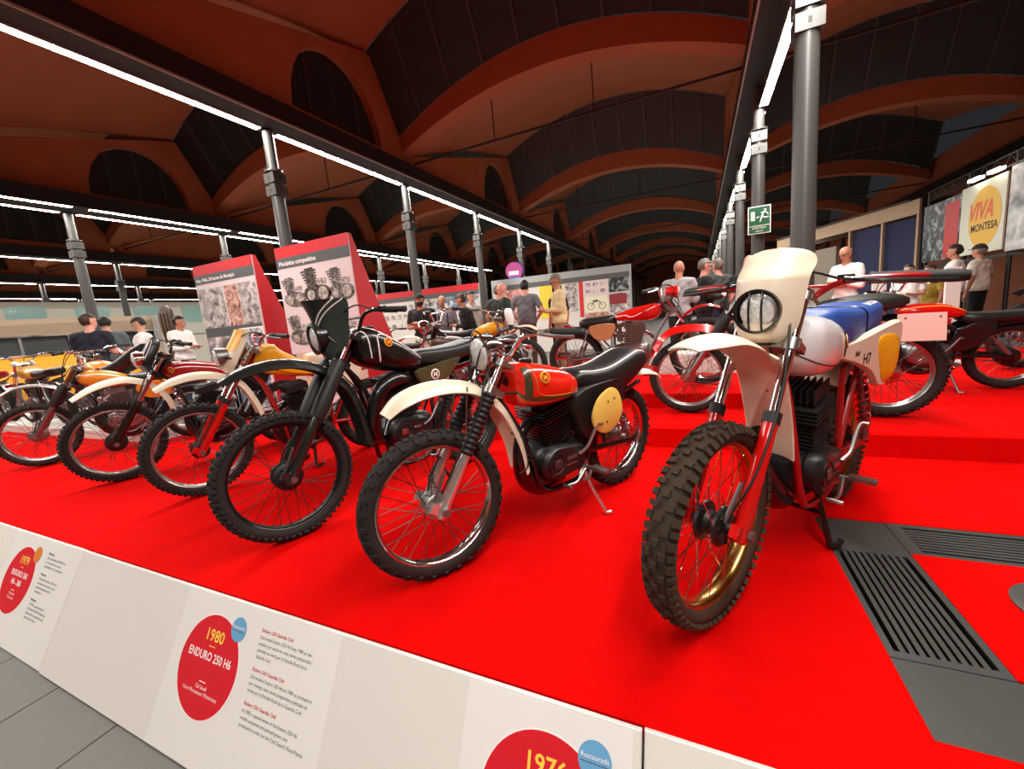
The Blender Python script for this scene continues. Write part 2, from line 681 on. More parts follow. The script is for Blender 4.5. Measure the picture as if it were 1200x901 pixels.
# --- beams
for i, x in enumerate(ROWS + [XR]):
    bw_, bo_ = (0.34, -0.06) if i == 0 else ((0.66, 0.0) if i == 2 else (0.44, 0.15))
    if i == 2:
        bo_ = 0.25
        bw_ = 0.74
    x += bo_
    b = MB().box((x, 21.5, 4.29), (bw_, 60, 0.28)).build('roof_beam', M_BEAM, None, False)
    tag(b, 'long dark steel beam carried by a row of grey columns', 'beam', 'beams under the brick vaults', 'structure')
    s = MB()
    for sg in (-1, 1):
        s.box((x + sg * (bw_ / 2 + .005), 21.5, 4.155), (0.025, 60, 0.025))
    s.build('edge_strip', M_STRIP if i < 2 else M_BEAM, b, False)

# --- columns


def make_column():
    c = MB()
    c.rev([(0.125, 0.0), (0.125, 0.05), (0.10, 0.08), (0.095, 0.6), (0.090, 3.40)], (0, 0, 0), (0, 0, 1), 18)
    c.rev([(0.078, 3.40), (0.074, 4.16)], (0, 0, 0), (0, 0, 1), 18)
    o = c.build('iron_column', M_COLUMN)
    k = MB()
    k.rev([(0.125, 3.565), (0.125, 3.59)], (0, 0, 0), (0, 0, 1), 18)
    for z in (3.30, 3.475):
        k.box((0, 0, z), (0.205, 0.205, 0.135))
        for d, s in (((0.104, 0, 0), (0.012, 0.03, 0.05)), ((0, -0.104, 0), (0.03, 0.012, 0.05)), ((-0.104, 0, 0), (0.012, 0.03, 0.05))):
            pass
    k.build('collar', M_COLUMN, o, True, 25)
    h = MB()
    for z in (3.30, 3.475):
        h.box((0, 0, z), (0.209, 0.026, 0.046))
        h.box((0, 0, z), (0.026, 0.209, 0.046))
    h.build('bolt_or_dark_slot', M_TIE, o, False)  # dark patches stand in for the shade inside the collar's open slots
    return o


col0 = make_column()
first = True
for xi, x in enumerate(ROWS + [XR]):
    for y in COLY:
        if y < -5 or (xi > 1 and y > 34) or (x == XR and y < 1) or (xi < 2 and -1 < y < 3):
            continue
        c = col0 if first else copy_tree(col0)
        first = False
        c.location = (x, y, 0) if y > 0.98 else (x, y, 0)
        tag(c, 'grey cast iron column with bracket collar under a roof beam', 'column', 'cast iron columns in rows', 'structure')
        if y < 0.98:
            b = MB().rev([(0.14, FLOOR_LOW - 0.02), (0.14, FLOOR_LOW + 0.06), (0.10, FLOOR_LOW + 0.1), (0.10, 0.02)], (0, 0, 0), (0, 0, 1), 18).build('base', M_COLUMN, c)


# --- LED tubes
def make_tube(L=2.86, m=M_LED):
    t = MB()
    t.box((0, 0, 0.020), (0.110, L, 0.030))
    o = t.build('light_tube', M_STRIP, None, False)
    g = MB()
    g.box((0, 0, 0.003), (0.102, L - 0.02, 0.006))
    d = g.build('diffuser', [m, M_STRIP], o, False)
    for p in d.data.polygons:
        p.material_index = 0 if p.normal.z < -0.5 else 1
    return o


tube0 = make_tube()
tubef = make_tube(2.86, M_LEDF)
first = True


def put_tube(x, y, z, lab, grp):
    c = copy_tree(tubef if x < -8 else tube0)
    c.location = (x, y, z)
    if not any(in_frame((x + dx, y + 1.43 * t / 20, z)) for t in range(-20, 21) for dx in (-.05, .05)):
        # the lamp rows run on along the beams past the edge of the picture
        c.name = 'light_tube_offscreen'
        for ch in c.children:
            ch.name = 'diffuser_offscreen'
        lab, grp = lab.replace('lit white tube light', 'tube light continuing the row'), grp + ', outside the picture'
    tag(c, lab, 'light', grp)
    if z < 4.0:
        for q in (-1.2, 1.2):
            MB().box((0, q, 0.17), (0.012, 0.02, 0.30)).build('hanger', M_STRIP, c, False)


mids = [(COLY[i] + COLY[i + 1]) / 2 for i in range(len(COLY) - 1)]
for y in mids:
    if -3.5 < y < 17:
        put_tube(ROWS[1], y, 4.125, 'lit white tube light on the beam above the boards', 'tubes on the beam over the boards')
    if 2.5 < y < 38 or -3.5 < y < 0:
        put_tube(ROWS[0] + 0.05, y, 3.855, 'lit white tube light hung along the exit sign columns', 'tubes along the exit sign column row')
    if -0.5 < y < 24:
        put_tube(ROWS[2], y, 4.125, 'lit white tube light of a double row behind the boards', 'double tubes on the second beam')
        put_tube(ROWS[2] + 0.57, y, 4.125, 'lit white tube light of a double row behind the boards', 'double tubes on the second beam')
        put_tube(ROWS[3], y, 4.125, 'lit white tube light on a far beam over the yellow van', 'tubes on the far beams')
        put_tube(ROWS[4], y, 4.125, 'lit white tube light on a far beam over the yellow van', 'tubes on the far beams')
        put_tube(ROWS[5], y, 4.125, 'lit white tube light on a far beam over the yellow van', 'tubes on the far beams')

for o in list(tube0.children) + [tube0] + list(tubef.children) + [tubef]:
    bpy.data.objects.remove(o)

# ================================================================== the red display
FY = 0.982
carpet = MB()
xs = [-10.8, -6.3, -3.86, 0.525, 0.81, 3.6]
ys = [0.998, 1.20, 1.48, 2.14, 2.42, 2.64, 3.42, 4.16]
for i in range(5):
    for j in range(7):
        if (i == 3 and 1 <= j <= 3) or (i == 4 and j in (1, 3)) or (i == 0 and j >= 5) or j == 6:
            continue
        x0, x1, y0, y1 = xs[i], xs[i + 1], ys[j], ys[j + 1]
        carpet.box(((x0 + x1) / 2, (y0 + y1) / 2, -0.03), (x1 - x0, y1 - y0, 0.06))
tag(carpet.build('red_carpet', M_CARPET, None, False), 'bright red carpet under the front row of motorcycles, cut out around floor grates', 'carpet')

c2 = MB().box((-5.08, 3.79, -0.03), (2.44, 0.74, 0.06))
tag(c2.build('red_carpet', M_CARPET, None, False), 'strip of red carpet in front of the red engine totem', 'carpet')


def slab(m, x0, x1, y0, y1, z0, z1):
    c = 0.008
    m.loft([[(x0, y0, z0), (x1, y0, z0), (x1, y1, z0), (x0, y1, z0)], [(x0, y0, z1 - c), (x1, y0, z1 - c), (x1, y1, z1 - c), (x0, y1, z1 - c)],
            [(x0 + c, y0 + c, z1), (x1 - c, y0 + c, z1), (x1 - c, y1 - c, z1), (x0 + c, y1 - c, z1)]])


step = MB()
slab(step, -3.86, 4.6, 3.42, 4.40, -0.05, 0.16)
slab(step, -3.86, 0.71, 4.40, 7.9, -0.05, 0.16)
slab(step, 0.99, 4.6, 4.40, 7.9, -0.05, 0.16)
slab(step, 0.71, 0.99, 4.72, 7.5, -0.05, 0.16)
tag(step.build('red_step', M_CARPET, None, False), 'low red carpeted step behind the front motorcycles', 'platform')
pl = MB()
slab(pl, -1.75, 0.55, 4.14, 5.35, 0.16, 0.30)
tag(pl.build('red_plinth', M_CARPET, None, False), 'second red carpeted step carrying the red motorcycle with the tan side box', 'plinth')
pl = MB()
slab(pl, -1.6, 0.6, 5.55, 5.95, 0.16, 0.52)
tag(pl.build('white_plinth', M_WHITE, None, False), 'white plinth behind the red motorcycle with the tan side box', 'plinth')
pl = MB()
slab(pl, -13.1, -6.35, 2.65, 3.10, -0.05, 0.12)
tag(pl.build('white_plinth', M_WHITE, None, False), 'long low white plinth behind the row of motorcycles by the yellow van', 'plinth')

# --- grates
PLT = -0.004


def plate(name, x0, x1, y0, y1, lab, cat='floor plate'):
    b = MB().box(((x0 + x1) / 2, (y0 + y1) / 2, -0.030), (x1 - x0 - 0.003, y1 - y0 - 0.003, 0.05))
    return tag(b.build(name, M_GRATE, None, False), lab, cat)


def grate(x0, x1, y0, y1, along, n, lab, rim):
    o = empty('floor_grate', ((x0 + x1) / 2, (y0 + y1) / 2, -0.055))
    tag(o, lab, 'grate')
    hx, hy = (x1 - x0) / 2, (y1 - y0) / 2
    f = MB()
    f.box((0, hy - rim[1] / 2, 0.027), (2 * hx, rim[1], 0.05))
    f.box((0, -hy + rim[1] / 2, 0.027), (2 * hx, rim[1], 0.05))
    f.box((hx - rim[0] / 2, 0, 0.027), (rim[0], 2 * hy - 2 * rim[1], 0.05))
    f.box((-hx + rim[0] / 2, 0, 0.027), (rim[0], 2 * hy - 2 * rim[1], 0.05))
    f.build('frame', M_GRATE, o, False)
    MB().box((0, 0, -0.485), (2 * hx, 2 * hy, 0.02)).build('channel_floor', M_CONC, o, False)
    ix, iy = hx - rim[0], hy - rim[1]
    me = None
    for k in range(n):
        if me is None:
            b = MB()
            if along == 'y':
                b.box((0, 0, 0.027), (2 * ix / (n + 0.5) * 0.58, 2 * iy, 0.048))
            else:
                b.box((0, 0, 0.027), (2 * ix, 2 * iy / (n + 0.5) * 0.58, 0.048))
            s = b.build('slat', M_GRATE, o, False)
            me = s.data
        else:
            s = bpy.data.objects.new('slat', me)
            COL.objects.link(s)
            s.parent = o
        t = -1 + 2 * (k + 1) / (n + 1)
        s.location = (ix * t, 0, 0) if along == 'y' else (0, iy * t, 0)
    return o


plate('floor_plate', 0.525, 0.81, 2.14, 2.42, 'square dark floor plate between the two grates')
grate(0.525, 0.81, 1.48, 2.14, 'y', 9, 'dark floor grate with slots running away from the fascia', (0.022, 0.03))
plate('floor_plate', 0.525, 1.15, 1.20, 1.48, 'smooth dark floor plate at the fascia end of the grate')
plate('floor_plate', 1.15, 3.6, 1.20, 1.48, 'long dark floor plate beside the fascia')
grate(0.81, 2.2, 2.14, 2.42, 'x', 8, 'long dark floor grate with slots running along the red step', (0.05, 0.03))
plate('floor_plate', 2.2, 3.6, 2.14, 2.42, 'dark floor plate at the far end of the long grate')
sk = MB()
sk.rev([(0.17, 0.0), (0.17, 0.006), (0.15, 0.012), (0.0, 0.012)], (1.16, 1.86, 0.0), (0, 0, 1), 28)
tag(sk.build('floor_socket', M_GRATE, None), 'round dark floor cover set into the red carpet', 'floor cover')

# --- sloping white fascia with prints
SL = R(62)
DN = Vector((0, -math.cos(SL), -math.sin(SL)))
NRM = Vector((0, -math.sin(SL), math.cos(SL)))


def FV(u, v, h=0.0):
    return Vector((u, FY, 0)) + DN * v + NRM * h


def fascia(u0, u1, dh, lab):
    o = MB()
    t = 0.018
    ring0 = [FV(u0, -0.004, dh - t), FV(u1, -0.004, dh - t), FV(u1, 0.628, dh - t), FV(u0, 0.628, dh - t)]
    ring1 = [FV(u0, -0.004, dh - .003), FV(u1, -0.004, dh - .003), FV(u1, 0.628, dh - .003), FV(u0, 0.628, dh - .003)]
    ring2 = [FV(u0 + .003, -0.001, dh), FV(u1 - .003, -0.001, dh), FV(u1 - .003, 0.625, dh), FV(u0 + .003, 0.625, dh)]
    o.loft([ring0, ring1, ring2])
    b = o.build('fascia_panel', M_WHITE, None, False)
    return tag(b, lab, 'panel')


def quad(u0, u1, v0, v1, h, name, m, parent):
    o = MB().loft([[FV(u0, v0, h - .0006), FV(u1, v0, h - .0006), FV(u1, v1, h - .0006), FV(u0, v1, h - .0006)],
                   [FV(u0, v0, h), FV(u1, v0, h), FV(u1, v1, h), FV(u0, v1, h)]])
    return o.build(name, m, parent, False)


def disc(u, v, r, h, name, m, parent):
    p = [(u + r * math.cos(2 * math.pi * q / 48), v + r * math.sin(2 * math.pi * q / 48)) for q in range(48)]
    return MB().prism(p, lambda a, b: FV(a, b, h - .0005), lambda a, b: FV(a, b, h)).build(name, m, parent, False)


EX = Vector((1, 0, 0))
EY = -DN


def ftext(s, size, m, parent, u, v, h, **k):
    return text_on(s, size, m, parent, FV(u, v, h), EX, EY, **k)


def print_block(par, h, uc, year, title, small, badge, bm, paras, u_par):
    quad(uc - 0.275, min(u_par + 0.44, -3.352) if u_par < -3 else u_par + 0.44, 0.004, 0.622, h + .0008, 'print_sheet', M_SHEET, par)
    disc(uc, 0.270, 0.200, h + .0014, 'print_rim', M_WINK, par)
    disc(uc, 0.270, 0.196, h + .0020, 'red_disc', M_DISC, par)
    ftext(year, 0.066, M_YINK, par, uc, 0.177, h + .0026, align='CENTER', bold=0.0012, name='year')
    quad(uc - 0.022, uc + 0.022, 0.196, 0.199, h + .0026, 'rule', M_YINK, par)
    for i, t in enumerate(title):
        ftext(t, 0.047, M_WINK, par, uc, 0.252 + 0.05 * i, h + .0026, align='CENTER', bold=0.0008, sx=0.86, name='title')
    quad(uc - 0.022, uc + 0.022, 0.330, 0.333, h + .0026, 'rule', M_WINK, par)
    for i, t in enumerate(small):
        ftext(t, 0.021, M_WINK, par, uc, 0.358 + 0.022 * i, h + .0026, align='CENTER', name='credit')
    disc(uc + 0.140, 0.100, 0.047, h + .0030, 'badge', bm, par)
    if badge:
        ftext(badge, 0.018, M_WINK, par, uc + 0.140, 0.098, h + .0036, align='CENTER', name='badge_text')
        quad(uc + 0.10, uc + 0.18, 0.106, 0.108, h + .0036, 'rule', M_GINK, par)
    v = 0.078
    for head, lines, hm in paras:
        big = 1.16 if u_par < -3 else 1.0
        ftext(head, 0.0185, hm, par, u_par, v, h + .0014, bold=0.0003, sx=big, name='heading')
        for i, l in enumerate(lines):
            ftext(l, 0.0185, M_GINK, par, u_par, v + 0.026 + 0.0235 * i, h + .0014, sx=0.92 * big, name='paragraph')
        v += 0.026 + 0.0235 * len(lines) + 0.022


f1 = fascia(-9.70, -6.52, 0.0, 'blank sloping white fascia panel below the orange motorcycle')
f2 = fascia(-6.515, -3.344, 0.006, 'sloping white fascia panel printed with the year 1979')
f3 = fascia(-3.332, -0.158, 0.012, 'sloping white fascia panel printed with the years 1980 and 1976')
f4 = fascia(-0.152, 3.6, 0.002, 'sloping white fascia panel below the floor grates, without print in view')
f5 = fascia(-13.9, -9.71, 0.0, 'sloping white fascia panel at the far end of the red display')
print_block(f3, 0.012, -1.975, '1980', ['ENDURO 250 H6'], ['Cal Saudí', 'Hort Monsenyor Montmany'], 'Restaurada', M_BDISC,
            [('Enduro 250 Guàrdia Civil', ["Del model Enduro 250 H6 l'any 1980 es van", 'produir per encàrrec unes sèries preparades i', 'pintades en verd per la Patrulla Rural de la', 'Guàrdia Civil.'], M_RINK),
             ('Enduro 250 Guardia Civil', ['Del modelo Enduro 250 H6 en 1980 se produjeron', 'por encargo unas series preparadas y pintadas en', 'verde por la Patrulla Rural de la Guardia Civil.'], M_RINK),
             ('Enduro 250 Guardia Civil', ['In 1980, a special series of the Enduro 250 H6', 'model, prepared and painted green, was', "produced to order for the Civil Guard's Rural Patrol."], M_RINK)], -1.693)
print_block(f3, 0.012, -0.42, '1976', ['ENDURO 250'], [], 'Restaurada', M_BDISC, [], -0.62)
print_block(f2, 0.006, -4.03, '1979', ['ENDURO 360', 'H6 - 360'], ['Cal Saudí', 'Montmany'], '', M_ODISC,
            [('Montesa', ["Del model Enduro 360 H6 l'any", 'es van produir unes sèries', 'preparades per a la competició'], M_INK),
             ('Montesa', ['Del modelo Enduro 360 H6 se', 'produjeron por encargo unas', 'series preparadas para la', 'competición'], M_GINK),
             ('Montesa', ['In 1979, a special series of', 'the Enduro 360 H6 model was', 'prepared for competition and', 'produced to order'], M_GINK)], -3.755)
# backing under the sloping fascia
bk = MB().add([(-13.9, FY, -0.07), (3.6, FY, -0.07), (3.6, FY, FLOOR_LOW), (-13.9, FY, FLOOR_LOW), (-13.9, FY - 0.16, FLOOR_LOW), (3.6, FY - 0.16, FLOOR_LOW)],
              [(0, 1, 2, 3), (0, 4, 5, 1), (3, 2, 5, 4), (0, 3, 4), (1, 5, 2)])
tag(bk.build('fascia_support', M_CONC, None, False), 'grey support wedge behind the sloping white fascia', 'support', kind='structure')
# ================================================================== motorcycles
def superring(x, zt, zb, hw, n=2.6, N=24, y0=0.0):
    zc, hh = (zt + zb) / 2, (zt - zb) / 2
    out = []
    for j in range(N):
        a = 2 * math.pi * j / N
        c, s = math.cos(a), math.sin(a)
        out.append((x, y0 + hw * math.copysign(abs(c) ** (2 / n), c), zc + hh * math.copysign(abs(s) ** (2 / n), s)))
    return out


class Body:
    """body lofted along x from rows (x, z_top, z_bot, half_width); smooth in between"""

    def __init__(s, rows, n=2.6, N=24, k=5):
        s.rows = cr(rows, k)
        s.n, s.N = n, N

    def mb(s):
        m = MB()
        m.loft([superring(r[0], r[1], r[2], max(r[3], .003), s.n, s.N) for r in s.rows])
        return m

    def pt(s, u, a, off=0.0):
        f = u * (len(s.rows) - 1)
        i = min(int(f), len(s.rows) - 2)
        t = f - i
        r = [s.rows[i][q] * (1 - t) + s.rows[i + 1][q] * t for q in range(4)]
        zc, hh = (r[1] + r[2]) / 2, (r[1] - r[2]) / 2
        c, sn = math.cos(a), math.sin(a)
        d = np.array([0, c, sn])
        return np.array([r[0], (r[3]) * math.copysign(abs(c) ** (2 / s.n), c), zc + hh * math.copysign(abs(sn) ** (2 / s.n), sn)]) + off * d

    def patch(s, u0, u1, a0, a1, off=0.002, nu=14, na=8, fa=None):
        """raised skin patch following the surface; fa(t) may return (a0,a1)"""
        m = MB()
        rings = []
        for i in range(nu + 1):
            t = i / nu
            u = u0 + (u1 - u0) * t
            b0, b1 = fa(t) if fa else (a0, a1)
            o = [s.pt(u, b0 + (b1 - b0) * j / na, off) for j in range(na + 1)]
            inn = [s.pt(u, b0 + (b1 - b0) * j / na, -0.004) for j in range(na, -1, -1)]
            rings.append(o + inn)
        m.loft(rings)
        return m


def fender_mb(path, width, drop, th=0.005, k=6, flare=None, ns=10, power=2.2):
    """mudguard: path [(x,z)], half width (const or list), crown drop"""
    P = cr([(p[0], p[1], (width[i] if isinstance(width, (list, tuple)) else width), (drop[i] if isinstance(drop, (list, tuple)) else drop)) for i, p in enumerate(path)], k)
    rings = []
    n = len(P)
    for i in range(n):
        a, b = P[max(i - 1, 0)], P[min(i + 1, n - 1)]
        t = np.array([b[0] - a[0], b[1] - a[1]])
        t /= np.linalg.norm(t)
        nr = np.array([t[1], -t[0]])          # paths run from front to rear
        w_, d_ = P[i][2], P[i][3]
        o, q = [], []
        for j in range(ns + 1):
            s_ = -1 + 2 * j / ns
            dd = d_ * abs(s_) ** power
            o.append((P[i][0] - nr[0] * dd, s_ * w_, P[i][1] - nr[1] * dd))
            q.append((P[i][0] - nr[0] * (dd + th), s_ * (w_ - th), P[i][1] - nr[1] * (dd + th)))
        rings.append(o + q[::-1])
    return MB().loft(rings)


def rot_about(p0, ax, ang):
    m = Matrix.Translation(Vector(p0)) @ Matrix.Rotation(ang, 4, Vector(ax)) @ Matrix.Translation(-Vector(p0))
    return lambda p: tuple(m @ Vector(p))


def wheel(par, name, c, Ro, w_, knob, rim_m, hub_m, tyre_m, xf, hub_r=0.07, nsp=36, detail=True, spoke_m=None, red_hub=False):
    """wheel about the y axis at c=(x,z)"""
    cx, cz = c
    rr = Ro - 0.078 if w_ < 0.05 else Ro - 0.088          # rim radius
    rim = MB().rev([(rr + .012, -.030), (rr + .012, .030), (rr + .004, .032), (rr - .004, .026), (rr - .010, .012), (rr - .010, -.012), (rr - .004, -.026), (rr + .004, -.032)], (cx, 0, cz), (0, 1, 0), 56, True)
    wo = rim.xf(xf).build(name, rim_m, par)
    ty = MB()
    rm, hr = (Ro - 0.010 + rr) / 2, (Ro - 0.010 - rr) / 2
    prof = []
    for q in range(16):
        a = 2 * math.pi * q / 16
        ca, sa = math.cos(a), math.sin(a)
        prof.append((rm + hr * math.copysign(abs(ca) ** 0.85, ca), w_ * math.copysign(abs(sa) ** 0.8, sa)))
    ty.rev(prof, (cx, 0, cz), (0, 1, 0), 64, True)
    if knob:
        N, kh, sz, pat = {'mx': (60, 0.013, 0.0105, ((-.46, .46), (0,))), 'trial': (64, 0.009, 0.0105, ((-.55, 0.0, .55), (-.28, .28))), 'road': (80, 0.005, 0.011, ((-.5, .0, .5), (-.25, .25)))}[knob]
        for i in range(N):
            a = 2 * math.pi * i / N
            er = np.array([math.sin(a), 0, math.cos(a)])
            et = np.array([math.cos(a), 0, -math.sin(a)])
            ey = np.array([0, 1.0, 0])
            C = np.array([cx, 0, cz])
            for fy in pat[i % 2]:
                rs = rm + hr * (1 - abs(fy) ** 2.4) ** 0.55
                tilt = fy * 0.9
                nr = er * math.cos(tilt) + ey * math.sin(tilt)
                ny = ey * math.cos(tilt) - er * math.sin(tilt)
                ty.obox(C + er * rs + ey * fy * w_ + nr * (kh / 2 - .002), et * sz, ny * sz, nr * (kh / 2))
            for sg in (-1, 1):
                rs = rm + hr * 0.60
                nr = er * 0.62 + ey * sg * 0.78
                ny = ey * 0.62 * sg - er * 0.78
                if i % 2 == 0 or knob == 'mx':
                    ty.obox(C + er * rs + ey * sg * w_ * 0.93 + nr * (kh / 2 - .003), et * sz * (1.15 if i % 2 else .8), ny * sz * 1.3, nr * (kh / 2))
    ty.xf(xf).build('tyre', tyre_m, wo, True, 30)
    sp = MB()
    hw = 0.034
    for i in range(nsp):
        a = 2 * math.pi * (i + .5) / nsp
        sg = 1 if i % 2 else -1
        da = R(38) * (1 if (i // 2) % 2 else -1)
        hr_ = max(0.045, hub_r * 0.82)
        p0 = (cx + hr_ * math.sin(a + da), sg * hw, cz + hr_ * math.cos(a + da))
        p1 = (cx + (rr - .004) * math.sin(a), sg * .008, cz + (rr - .004) * math.cos(a))
        sp.tube([p0, p1], 0.0019, 4, False)
        q = np.array(p1) + (np.array(p0) - np.array(p1)) * 0.045
        sp.tube([p1, q], 0.0036, 5, True)
    so = sp.xf(xf).build('spokes', spoke_m or M_SPOKE, wo)
    so['kind'] = 'stuff'
    hb = MB().rev([(.018, -.072), (.018, -.048), (hub_r * .55, -.046), (hub_r, -.036), (hub_r, -.024), (hub_r * .62, -.016), (hub_r * .55, .0), (hub_r * .66, .018), (hub_r * .98, .026), (hub_r, .038), (hub_r * .8, .046), (.022, .050), (.018, .072)], (cx, 0, cz), (0, 1, 0), 28)
    for i in range(10):
        a = 2 * math.pi * i / 10
        hb.obox((cx + hub_r * .55 * math.sin(a), .047, cz + hub_r * .55 * math.cos(a)), (.006 * math.cos(a), 0, -.006 * math.sin(a)), (.022 * math.sin(a), 0, .022 * math.cos(a)), (0, .004, 0))
    hb.xf(xf).build('hub', hub_m, wo)
    return wo


def emblem(par, P, n, up, r=0.030, letter='M', cm=None, im=None):
    """round maker's badge on a surface point"""
    n = np.array(n, float)
    n /= np.linalg.norm(n)
    P = np.array(P, float)
    up = np.array(up, float)
    up = up - n * np.dot(up, n)
    up /= np.linalg.norm(up)
    rt = np.cross(up, n)
    o = MB().rev([(r, -.006), (r, .001), (r * .93, .0025), (0, .0025)], P, n, 24).build('badge', cm or M_YEL, par)
    MB().rev([(r * .76, 0.0), (r * .76, .0032), (0, .0032)], P, n, 24).build('badge_centre', im or M_DRED, o)
    text_on(letter, r * 1.25, M_YINK if cm is None else cm, o, P + n * .0038 - up * r * .42, rt, up, align='CENTER', bold=0.0006, name='badge_letter')
    return o


def logo_m(par, P, ex, ez, s, m):
    """the rounded letter m cast into the engine cover"""
    P, ex, ez = (np.array(q, float) for q in (P, ex, ez))
    b = MB()
    for x in (-0.42, 0, 0.42):
        b.tube([P + ex * x * s - ez * s * .5, P + ex * x * s + ez * s * .28], 0.12 * s, 6)
    for x in (-.21, .21):
        b.tube([P + ex * (x - .21) * s + ez * s * .28, P + ex * (x - .12) * s + ez * s * .44, P + ex * (x + .12) * s + ez * s * .44, P + ex * (x + .21) * s + ez * s * .28], 0.11 * s, 6)
    return b.build('cover_letter', m, par)


def moto(p):
    WB, Rf, Rr = p['WB'], p.get('Rf', .345), p.get('Rr', .325)
    e = empty('motorcycle')
    hd, lean = R(p['hd']), R(p.get('lean', 4))
    sc = p.get('scale', 1.0)
    dx, dy = math.cos(hd), math.sin(hd)
    ox, oy = p['fc'][0] - WB * sc * dx, p['fc'][1] - WB * sc * dy
    e.matrix_world = Matrix.Translation((ox, oy, p.get('z0', 0))) @ Matrix.Rotation(hd, 4, 'Z') @ Matrix.Rotation(-lean, 4, 'X') @ Matrix.Scale(sc, 4)
    tag(e, p['label'], 'motorcycle', p.get('group'))
    I = lambda q: q
    lod = p.get('lod', 0)
    rk = R(p.get('rake', 31))
    eu = np.array([-math.sin(rk), 0, math.cos(rk)])
    ef = np.array([math.cos(rk), 0, math.sin(rk)])
    AX = np.array([WB, 0, Rf])
    s_bot, s_top, s_low = p.get('s_bot', .57), p.get('s_top', .74), p.get('s_low', .36)

    def FP(y, s, f=0.0):
        return AX + eu * s + ef * f + np.array([0, y, 0])
    stc = FP(0, .6, -.05)
    S = rot_about(stc, eu, R(p.get('steer', 0)))

    def pb_(m, name, mt, par=None, sm=True, ang=38, front=False):
        if front:
            m.xf(S)
        return m.build(name, mt, par or e, sm, ang)
    pb = pb_
    # ---------------- wheels
    wheel(e, 'front_wheel', (WB, Rf), Rf, p.get('wf', .042), p.get('knob', 'mx'), p.get('rim_m', M_ALU), p.get('hub_m', M_BLKM), p.get('tyre_m', M_TYRE), S, p.get('hub_r', .068), spoke_m=p.get('spoke_m'))
    wheel(e, 'rear_wheel', (0, Rr), Rr, p.get('wr', .052), p.get('knob', 'mx'), p.get('rim_m', M_ALU), p.get('hub_m', M_BLKM), p.get('tyre_m', M_TYRE), I, .075, spoke_m=p.get('spoke_m'))
    # ---------------- fork
    fy = .095
    for sg in (1, -1):
        lo = MB().tube([FP(sg * fy, -.035, -.0), FP(sg * fy, -.02), FP(sg * fy, s_low - .03), FP(sg * fy, s_low)], [.018, .027, .025, .027], 14)
        lo.obox(FP(sg * fy, 0.0, .03), ef * .03, (0, .014, 0), eu * .022)
        lo_o = pb(lo, 'fork_slider', p.get('slider_m', M_ALU), front=True)
        pb(MB().tube([FP(sg * fy, s_low - .01), FP(sg * fy, s_low + .03)], .0295, 14), 'fork_seal', M_RUB, lo_o, front=True)
        pb(MB().tube([FP(sg * fy, s_low), FP(sg * fy, s_top + .03)], .0180, 14), 'fork_tube', p.get('tube_m', M_CHROME), front=True)
        g = p.get('gaiter')
        if g == 'ribbed':
            prof = []
            L = s_bot - s_low + .04
            for q in range(25):
                prof.append((.031 + (.005 if q % 2 else -.003), L * q / 24))
            pb(MB().rev(prof, FP(sg * fy, s_low - .05), eu, 16), 'fork_gaiter', M_RUB, front=True, ang=60)
        elif g == 'smooth':
            prof = [(.040, -.02), (.044, .0), (.046, .08), (.042, s_bot - s_low - .03), (.034, s_bot - s_low + .0)]
            pb(MB().rev(prof, FP(sg * fy, s_low + .01), eu, 18), 'fork_cover', p.get('gaiter_m', M_RUB), front=True)
    pb(MB().tube([FP(-.135, 0), FP(.135, 0)], .011, 10).rev([(.019, 0), (.019, .014)], FP(.122, 0), (0, 1, 0), 6), 'front_axle', M_STEEL, front=True)
    cl = MB()
    for s_, m_ in ((s_bot, .028), (s_top, .02)):
        cl.obox(FP(0, s_, -.022), (0, .125, 0), ef * .034, eu * m_ * .5)
        for sg in (1, -1):
            cl.tube([FP(sg * fy, s_ - m_ * .8), FP(sg * fy, s_ + m_ * .8)], .030, 12)
    cl.tube([FP(0, s_bot - .02, -.055), FP(0, s_top + .03, -.055)], .026, 12)
    pb(cl, 'fork_clamp', p.get('clamp_m', M_ALU), front=True)
    # brake arm and cable
    br = MB().tube([FP(-.05, .0, .02), FP(-.06, .10, .05), FP(-.08, .2, .03)], .006, 6)
    br.tube(cr([FP(.06, .06, .02), FP(.105, .20, .035), FP(.118, .45, .028), FP(.10, s_bot, .045), FP(.06, s_top, .03)], 6), .0042, 6)
    pb(br, 'brake_cable', M_RUB, front=True)
    if p.get('brake_stay', True):
        pb(MB().tube([FP(.05, .015, .035), FP(.078, .16, .055)], .008, 8), 'brake_arm', M_STEEL, front=True)
    # ---------------- handlebar
    K = FP(0, s_top + .055, -.045 + p.get('bar_f', 0)) + np.array([0, 0, p.get('bar_dz', 0)])
    rise, pull, bw = p.get('rise', .12), p.get('pull', .10), p.get('bar_w', .40)

    def HB(y, up_, back):
        return np.array([K[0] - back, y, K[2] + up_])
    hpts = [HB(-bw, rise * .86, pull), HB(-bw * .66, rise, pull * .42), HB(-.17, rise * .86, .01), HB(-.09, .02, 0), HB(-.05, 0, 0)]
    pts = cr(hpts + [(q[0], -q[1], q[2]) for q in hpts[::-1]], 5)
    hb = MB().tube(pts, .0115, 10)
    if p.get('crossbar', True):
        hb.tube([HB(-.155, rise * .74, .012), HB(.155, rise * .74, .012)], .008, 8)
    hbo = pb(hb, 'handlebar', p.get('bar_m', M_CHROME), front=True)
